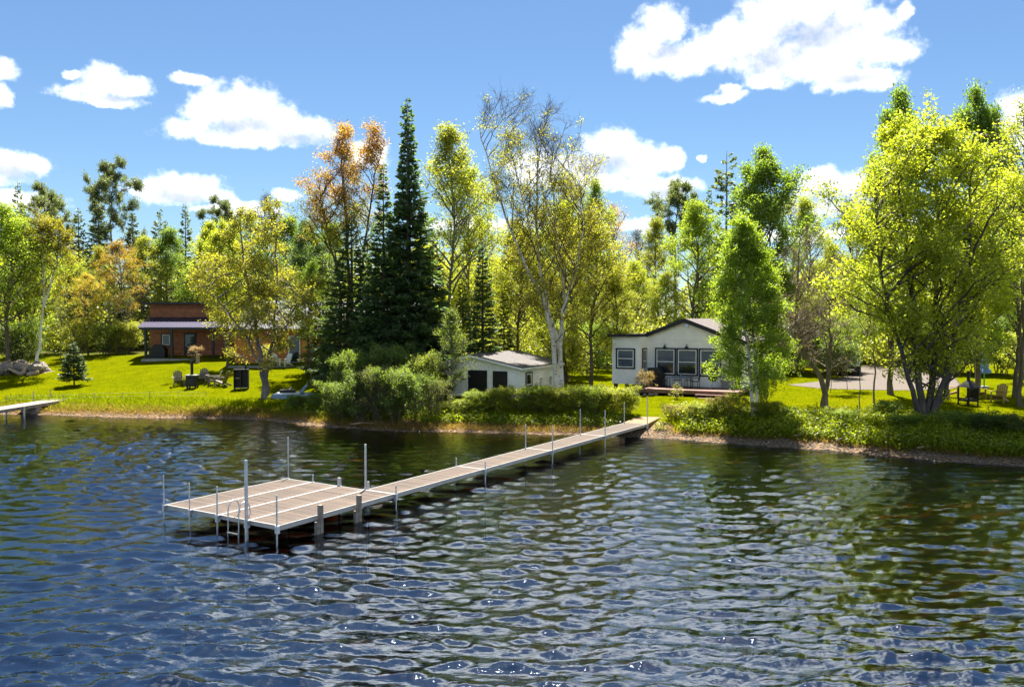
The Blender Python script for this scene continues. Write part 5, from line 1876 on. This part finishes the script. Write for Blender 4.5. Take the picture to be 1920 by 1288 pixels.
def gravelmat():
    m, t, out = newmat('gravel')
    oc = t.n('ShaderNodeTexCoord').outputs['Object']
    n1, n2 = t.noise(oc, 1.1, 4, .6), t.noise(oc, 22, 3, .6)
    c = t.mix(t.mapr(n2, .3, .7), (.085, .07, .062), (.175, .15, .135))
    c = t.mix(t.math('MULTIPLY', t.mapr(n1, .55, .75), .7), c, (.13, .13, .03))
    b = t.n('ShaderNodeBsdfPrincipled', ins={'Base Color': c, 'Roughness': .95, 'Specular IOR Level': .1})
    bp = t.n('ShaderNodeBump', ins={'Height': n2, 'Strength': .6, 'Distance': .03})
    t.put(b.inputs['Normal'], bp.outputs[0])
    t.put(out.inputs[0], b.outputs[0])
    return m


gp = []
for (px, py) in [(1478, 722), (1540, 729), (1620, 731), (1700, 732), (1780, 731), (1800, 722), (1790, 708), (1760, 692), (1712, 682), (1640, 682), (1600, 692), (1590, 704), (1560, 712)]:
    q = hit(px, py)
    gp.append((q.x, q.y))
sheet('gravel_drive', gp, gravelmat(), .02)

# parked car
b = hit(1601, 703)
t = thing('parked_car', 'dark parked car half hidden by leaves at the gravel drive', 'car', b + Vector((0, 1.2, .02)), rad(-20))
prof = [(-2.2, .35), (-2.25, .75), (-2.1, .95), (-1.2, 1.05), (-.6, 1.55), (1.2, 1.60), (1.9, 1.1), (2.2, 1.0), (2.25, .5), (2.1, .35)]
cb = MB()
vs, nP = [], len(prof)
for y, k in ((-.86, 1.0), (.86, 1.0)):
    for (px_, pz) in prof:
        ins = .14 if pz > 1.2 else 0
        vs.append((y * (1 - ins), px_, pz))
fs = [tuple(range(nP)), tuple(range(2 * nP - 1, nP - 1, -1))] + [(i, i + nP, (i + 1) % nP + nP, (i + 1) % nP) for i in range(nP)]
cb.add(vs, fs).build('body', M['carpaint'], t)
MB().add([(-.72, -1.16, 1.10), (.72, -1.16, 1.10), (.64, -.66, 1.52), (-.64, -.66, 1.52)], [(0, 1, 2, 3)]).build('windshield', M['glass'], t)
for s in (-1, 1):
    MB().box((s * .60, -2.24, .80), (.34, .05, .14)).build('headlight', M['chrome'], t)
    for y in (-1.4, 1.4):
        w = MB().tube([(s * .70, y, .33), (s * .89, y, .33)], .33, 18).build('wheel', M['rubber'], t)
        MB().tube([(s * .885, y, .33), (s * .90, y, .33)], .2, 14).build('rim', M['chrome'], w)
    MB().b2((s * .86 - .01, -.55, 1.12), (s * .79 + .01, 1.1, 1.48)).build('side_window', M['glass'], t)
MB().b2((-.4, -2.27, .42), (.4, -2.23, .52)).build('bumper_grille', M['chrome'], t)


# ------------------------------------------------------------------ shrubs on the bank
def bank_shrub(px, y, h, w, key, col, label, group, rz, bark=BK):
    b = on_ground(px, y)
    return plant(key, 'shrub', label, 'shrub', b - Vector((0, 0, .05)), h / 2.0, rz, col, bark, group=group, sxy=w / 2.0, part=('stems', 'foliage'))


ORD = ['first', 'second', 'third', 'fourth', 'fifth', 'sixth', 'seventh', 'eighth', 'ninth', 'tenth', 'eleventh', 'twelfth']
hed = [(868, 47.6, 1.3, 1.6), (902, 47.9, 1.7, 1.8), (938, 47.8, 1.9, 1.9), (975, 47.6, 2.0, 1.9), (1010, 47.4, 2.1, 1.9), (1046, 47.2, 2.1, 2.0), (1082, 47.0, 2.2, 2.0), (1118, 46.8, 2.2, 2.0), (1152, 46.6, 2.1, 1.9), (1180, 46.6, 1.7, 1.3)]
for i, (px, y, h, w) in enumerate(hed):
    bank_shrub(px, y, h * .66, w * .95, 'dense_shrub' if i % 3 else 'shrub', [(.21, .255, .016), (.18, .24, .016), (.235, .265, .016)][i % 3],
               'shrub of the lakeside hedge below the shed, %s counting from the left' % ORD[i], 'hedge between the shed and the dock', i * 1.9)
mass = [(640, 47.9, 2.6, 1.9), (672, 47.2, 3.4, 2.2), (706, 46.9, 3.7, 2.3), (742, 46.8, 3.5, 2.3), (778, 46.8, 3.1, 2.1), (812, 47.2, 2.7, 1.9), (660, 50.0, 3.9, 2.2), (725, 50.0, 4.2, 2.4), (785, 50.0, 3.6, 2.2)]
for i, (px, y, h, w) in enumerate(mass):
    bank_shrub(px, y, h * .74, w, ['dense_shrub', 'shrub', 'twiggy_shrub'][i % 3] if i < 6 else 'dense_shrub', [(.14, .20, .035), (.115, .175, .028), (.16, .20, .035)][i % 3],
               'grey-green %s shrub below the tall spruce, %s counting from the left' % (('front-row', ORD[i]) if i < 6 else ('back-row', ORD[i - 6])), 'thicket on the bank below the spruces', i * 2.3)
rt = [(1262, 45.0, 1.3, 1.2), (1292, 44.4, 1.3, 1.3), (1322, 44.0, 1.5, 1.4), (1352, 44.2, 1.7, 1.5), (1382, 44.0, 1.8, 1.5), (1440, 43.5, 1.4, 1.4)]
for i, (px, y, h, w) in enumerate(rt):
    bank_shrub(px, y, h * .62, w, ['twiggy_shrub', 'shrub', 'dense_shrub'][i % 3], [(.30, .27, .03), (.27, .28, .02), (.22, .26, .016)][i % 3],
               'yellowish shrub right of the dock ramp, %s counting from the ramp' % ORD[i], 'low shrubs between the ramp and the twin birch', i * 1.1)
for i, (px, y, h, w, c, lab) in enumerate([
        (1472, 43.2, .9, 1.3, LG, 'low leafy weed bush left of the twisted tree foot'),
        (1585, 41.5, .9, 1.2, LG, 'low weed bush at the bank between twisted tree and maple'),
        (1665, 42.5, 1.1, 1.4, MG, 'weed bush left of the maple foot'),
        (1700, 39.6, .9, 1.3, MG, 'low bush on the bank below the maple'),
        (1790, 39.2, 1.1, 1.5, MG, 'green bush on the bank right of the maple'),
        (1850, 38.2, 1.1, 1.5, (.08, .13, .015), 'dark green bush on the right bank below the fire stove'),
        (1905, 37.6, 1.2, 1.6, (.08, .13, .015), 'dark green bush at the right end of the bank'),
        (555, 51.2, .9, 1.2, MG, 'low bush beside the pedal boat'),
        (600, 50.2, 1.2, 1.3, MG, 'low green bush right of the pedal boat')]):
    bank_shrub(px, y, h * .75, w, 'dense_shrub' if i % 2 else 'shrub', c, lab, 'low bushes along the bank', i * .7)


# ------------------------------------------------------------------ grass, weeds and dry reeds
def blades(seed, XY, h, w, lean=.35, jitter=.35, up0=-.03, per=1, spread=.05):
    r = np.random.RandomState(seed)
    XY = np.repeat(XY, per, axis=0) + r.normal(0, spread, (len(XY) * per, 2))
    n = len(XY)
    z = gz(XY[:, 0], XY[:, 1])
    B = np.stack([XY[:, 0], XY[:, 1], z + up0], 1)
    hh = (np.repeat(h, per) if hasattr(h, '__len__') else np.full(n, h)) * r.uniform(1 - jitter, 1 + jitter, n)
    D = unit(np.stack([r.normal(0, lean, n), r.normal(0, lean, n), np.ones(n)], 1))
    side = unit(np.cross(D, r.normal(size=(n, 3))))
    ww = (w * r.uniform(.6, 1.4, n))[:, None]
    bend = np.stack([r.normal(0, lean * .5, n), r.normal(0, lean * .5, n), np.zeros(n)], 1) * hh[:, None]
    mid = B + D * (hh * .5)[:, None]
    tip = B + D * hh[:, None] + bend
    V = np.stack([B, mid + side * ww, tip, mid - side * ww], 1).reshape(-1, 3)
    return V, np.arange(4 * n).reshape(n, 4)


def shore_pts(r, n, xa, xb, sa, sb):
    x = r.uniform(xa, xb, n)
    s = r.uniform(sa, sb, n)
    y = np.interp(x, SHORE[:, 0], SHORE[:, 1]) + s
    return np.stack([x, y], 1)


def keep_off(P):
    """no blades inside buildings, docks, the drive"""
    x, y = P[:, 0], P[:, 1]
    ok = np.ones(len(P), bool)
    for (B_, x0_, x1_, y0_, y1_) in ((CB, -2.0, 6.7, -3.2, 8), (SB, -3.6, 3.4, -1.2, 6.3)):
        c, s_ = math.cos(rad(26)), math.sin(rad(26))
        dx, dy = x - B_.x, y - B_.y
        lx, ly = dx * c - dy * s_, dx * s_ + dy * c
        ok &= ~((lx > x0_) & (lx < x1_) & (ly > y0_) & (ly < y1_))
    cy, sy = math.cos(YAW), math.sin(YAW)
    ox, oy = x - DK.x, y - DK.y
    lx, ly = ox * cy - oy * sy, ox * sy + oy * cy
    ok &= ~((lx > -WS - .5) & (lx < .45) & (ly < YE + rl + .6))
    ok &= ~((x > -32.5) & (x < -8) & (y > 67) & (y < 80))
    return P[ok]


r = np.random.RandomState(77)
GA = np.array(gp)
# lawn: short blades where the photograph shows open grass
P = np.stack([r.uniform(-40, 32, 110000), r.uniform(40, 73, 110000)], 1)
ysh = np.interp(P[:, 0], SHORE[:, 0], SHORE[:, 1])
P = P[(P[:, 1] - ysh > 2.2)]
P = keep_off(P)
# off the gravel
def in_poly(P, poly):
    c = np.zeros(len(P), bool)
    j = len(poly) - 1
    for i in range(len(poly)):
        xi, yi = poly[i]
        xj, yj = poly[j]
        hitm = ((yi > P[:, 1]) != (yj > P[:, 1])) & (P[:, 0] < (xj - xi) * (P[:, 1] - yi) / (yj - yi + 1e-9) + xi)
        c ^= hitm
        j = i
    return c
P = P[~in_poly(P, gp)]
V, F = blades(1, P, .085, .016, .5, .5)
o = link('lawn_grass', mesh_np('lawn_grass', V, F), M['grass'], None, (.125, .140, .001))
tag(o, 'short bright green lawn grass', 'grass', kind='stuff')
# rough grass along the bank
P = keep_off(np.concatenate([shore_pts(r, 12000, -34, -9, .8, 3.6), shore_pts(r, 4500, -9, 4, 1.5, 4.5), shore_pts(r, 13000, 8.5, 26, 1.0, 6.5)]))
V, F = blades(2, P, np.where(P[:, 0] < -6, .24, .42), .014, .4, .5, per=2, spread=.09)
o = link('bank_grass', mesh_np('bank_grass', V, F), M['grass'], None, (.15, .19, .006))
tag(o, 'tall uncut green grass along the bank', 'grass', kind='stuff')
P = np.concatenate([shore_pts(r, 3200, -34, -9, .35, 1.6), shore_pts(r, 1600, -9, 5, .3, 1.2), shore_pts(r, 1200, 8, 26, .7, 1.6)])
V, F = blades(3, P, .26, .012, .75, .5, per=3, spread=.10)
o = link('dry_grass', mesh_np('dry_grass', V, F), M['grass'], None, (.21, .155, .06))
tag(o, 'straw coloured dry grass at the water line', 'grass', kind='stuff')
# broad-leaved weeds on the right bank
P = keep_off(np.concatenate([shore_pts(r, 6200, 8.8, 26, 1.0, 5.6), shore_pts(r, 700, -14, -7, 1.2, 4.0), shore_pts(r, 1500, -5, 8, 1.2, 3.6), shore_pts(r, 700, 16, 24, 5.0, 8.5)]))
n = len(P)
hgt = r.uniform(.2, .75, n) * (.6 + .5 * np.clip(vnoise(P[:, 0] * 1.3, P[:, 1] * 1.3, 31), -1, 1) + .2)
k = 9
Q = np.repeat(P, k, axis=0)
hz = np.repeat(hgt, k) * r.uniform(.15, 1.05, n * k)
C = np.stack([Q[:, 0] + r.normal(0, .09, n * k), Q[:, 1] + r.normal(0, .09, n * k), gz(Q[:, 0], Q[:, 1]) + hz], 1)
V, F = leaves(r, C, np.full(len(C), .10), .9, 1.6)
o = link('weeds', mesh_np('weeds', V, F), M['leaf'], None, (.20, .25, .014))
tag(o, 'leafy green weeds covering the right bank', 'weeds', kind='stuff')

# pebbles and driftwood at the water line
P = np.concatenate([shore_pts(r, 2600, 6, 26, -.3, 1.6), shore_pts(r, 1500, -34, 6, -.2, 1.2)])
pv, pf = [], []
base = np.array([(1, 0, 0), (-1, 0, 0), (0, 1, 0), (0, -1, 0), (0, 0, .6), (0, 0, -.6)], float)
tri = np.array([(0, 2, 4), (2, 1, 4), (1, 3, 4), (3, 0, 4), (2, 0, 5), (1, 2, 5), (3, 1, 5), (0, 3, 5)])
sz = r.uniform(.02, .075, len(P))
ctr = np.stack([P[:, 0], P[:, 1], gz(P[:, 0], P[:, 1])], 1)
pv = (ctr[:, None] + base[None] * sz[:, None, None] * r.uniform(.6, 1.4, (len(P), 6, 3))).reshape(-1, 3)
pf = (tri[None] + 6 * np.arange(len(P))[:, None, None]).reshape(-1, 3)
o = link('pebbles', mesh_np('pebbles', pv, pf), M['stone'])
tag(o, 'grey and tan pebbles strewn along the shore', 'pebbles', kind='stuff')
for i, (px, py, L, a, lab) in enumerate([
        (1535, 818, 2.4, .05, 'long dead branch lying on the bank below the twisted tree'),
        (1590, 826, 1.3, .35, 'short dead branch on the mud right of the long one'),
        (1760, 842, 1.8, -.1, 'dead branch at the water line below the maple'),
        (690, 797, 1.9, .1, 'dead branch on the mud below the left thicket'),
        (590, 777, 1.5, -.2, 'dead branch on the bank below the forked tree')]):
    b = hit(px, py)
    t = thing('dead_branch', lab, 'branch', b, a, 'dead branches on the bank')
    pts = [(-L / 2, 0, .05), (-L * .2, .08, .12), (L * .15, -.05, .10), (L / 2, .06, .16)]
    MB().tube(pts, [.05, .045, .035, .012], 7).build('stem', M['deadwood'], t, smooth=True)
    for k in range(4):
        x = -L * .25 + L * .2 * k
        MB().tube([(x, 0, .09), (x + .25, .25 * (-1) ** k, .22 + .05 * k)], [.018, .005], 5).build('twig', M['deadwood'], t)
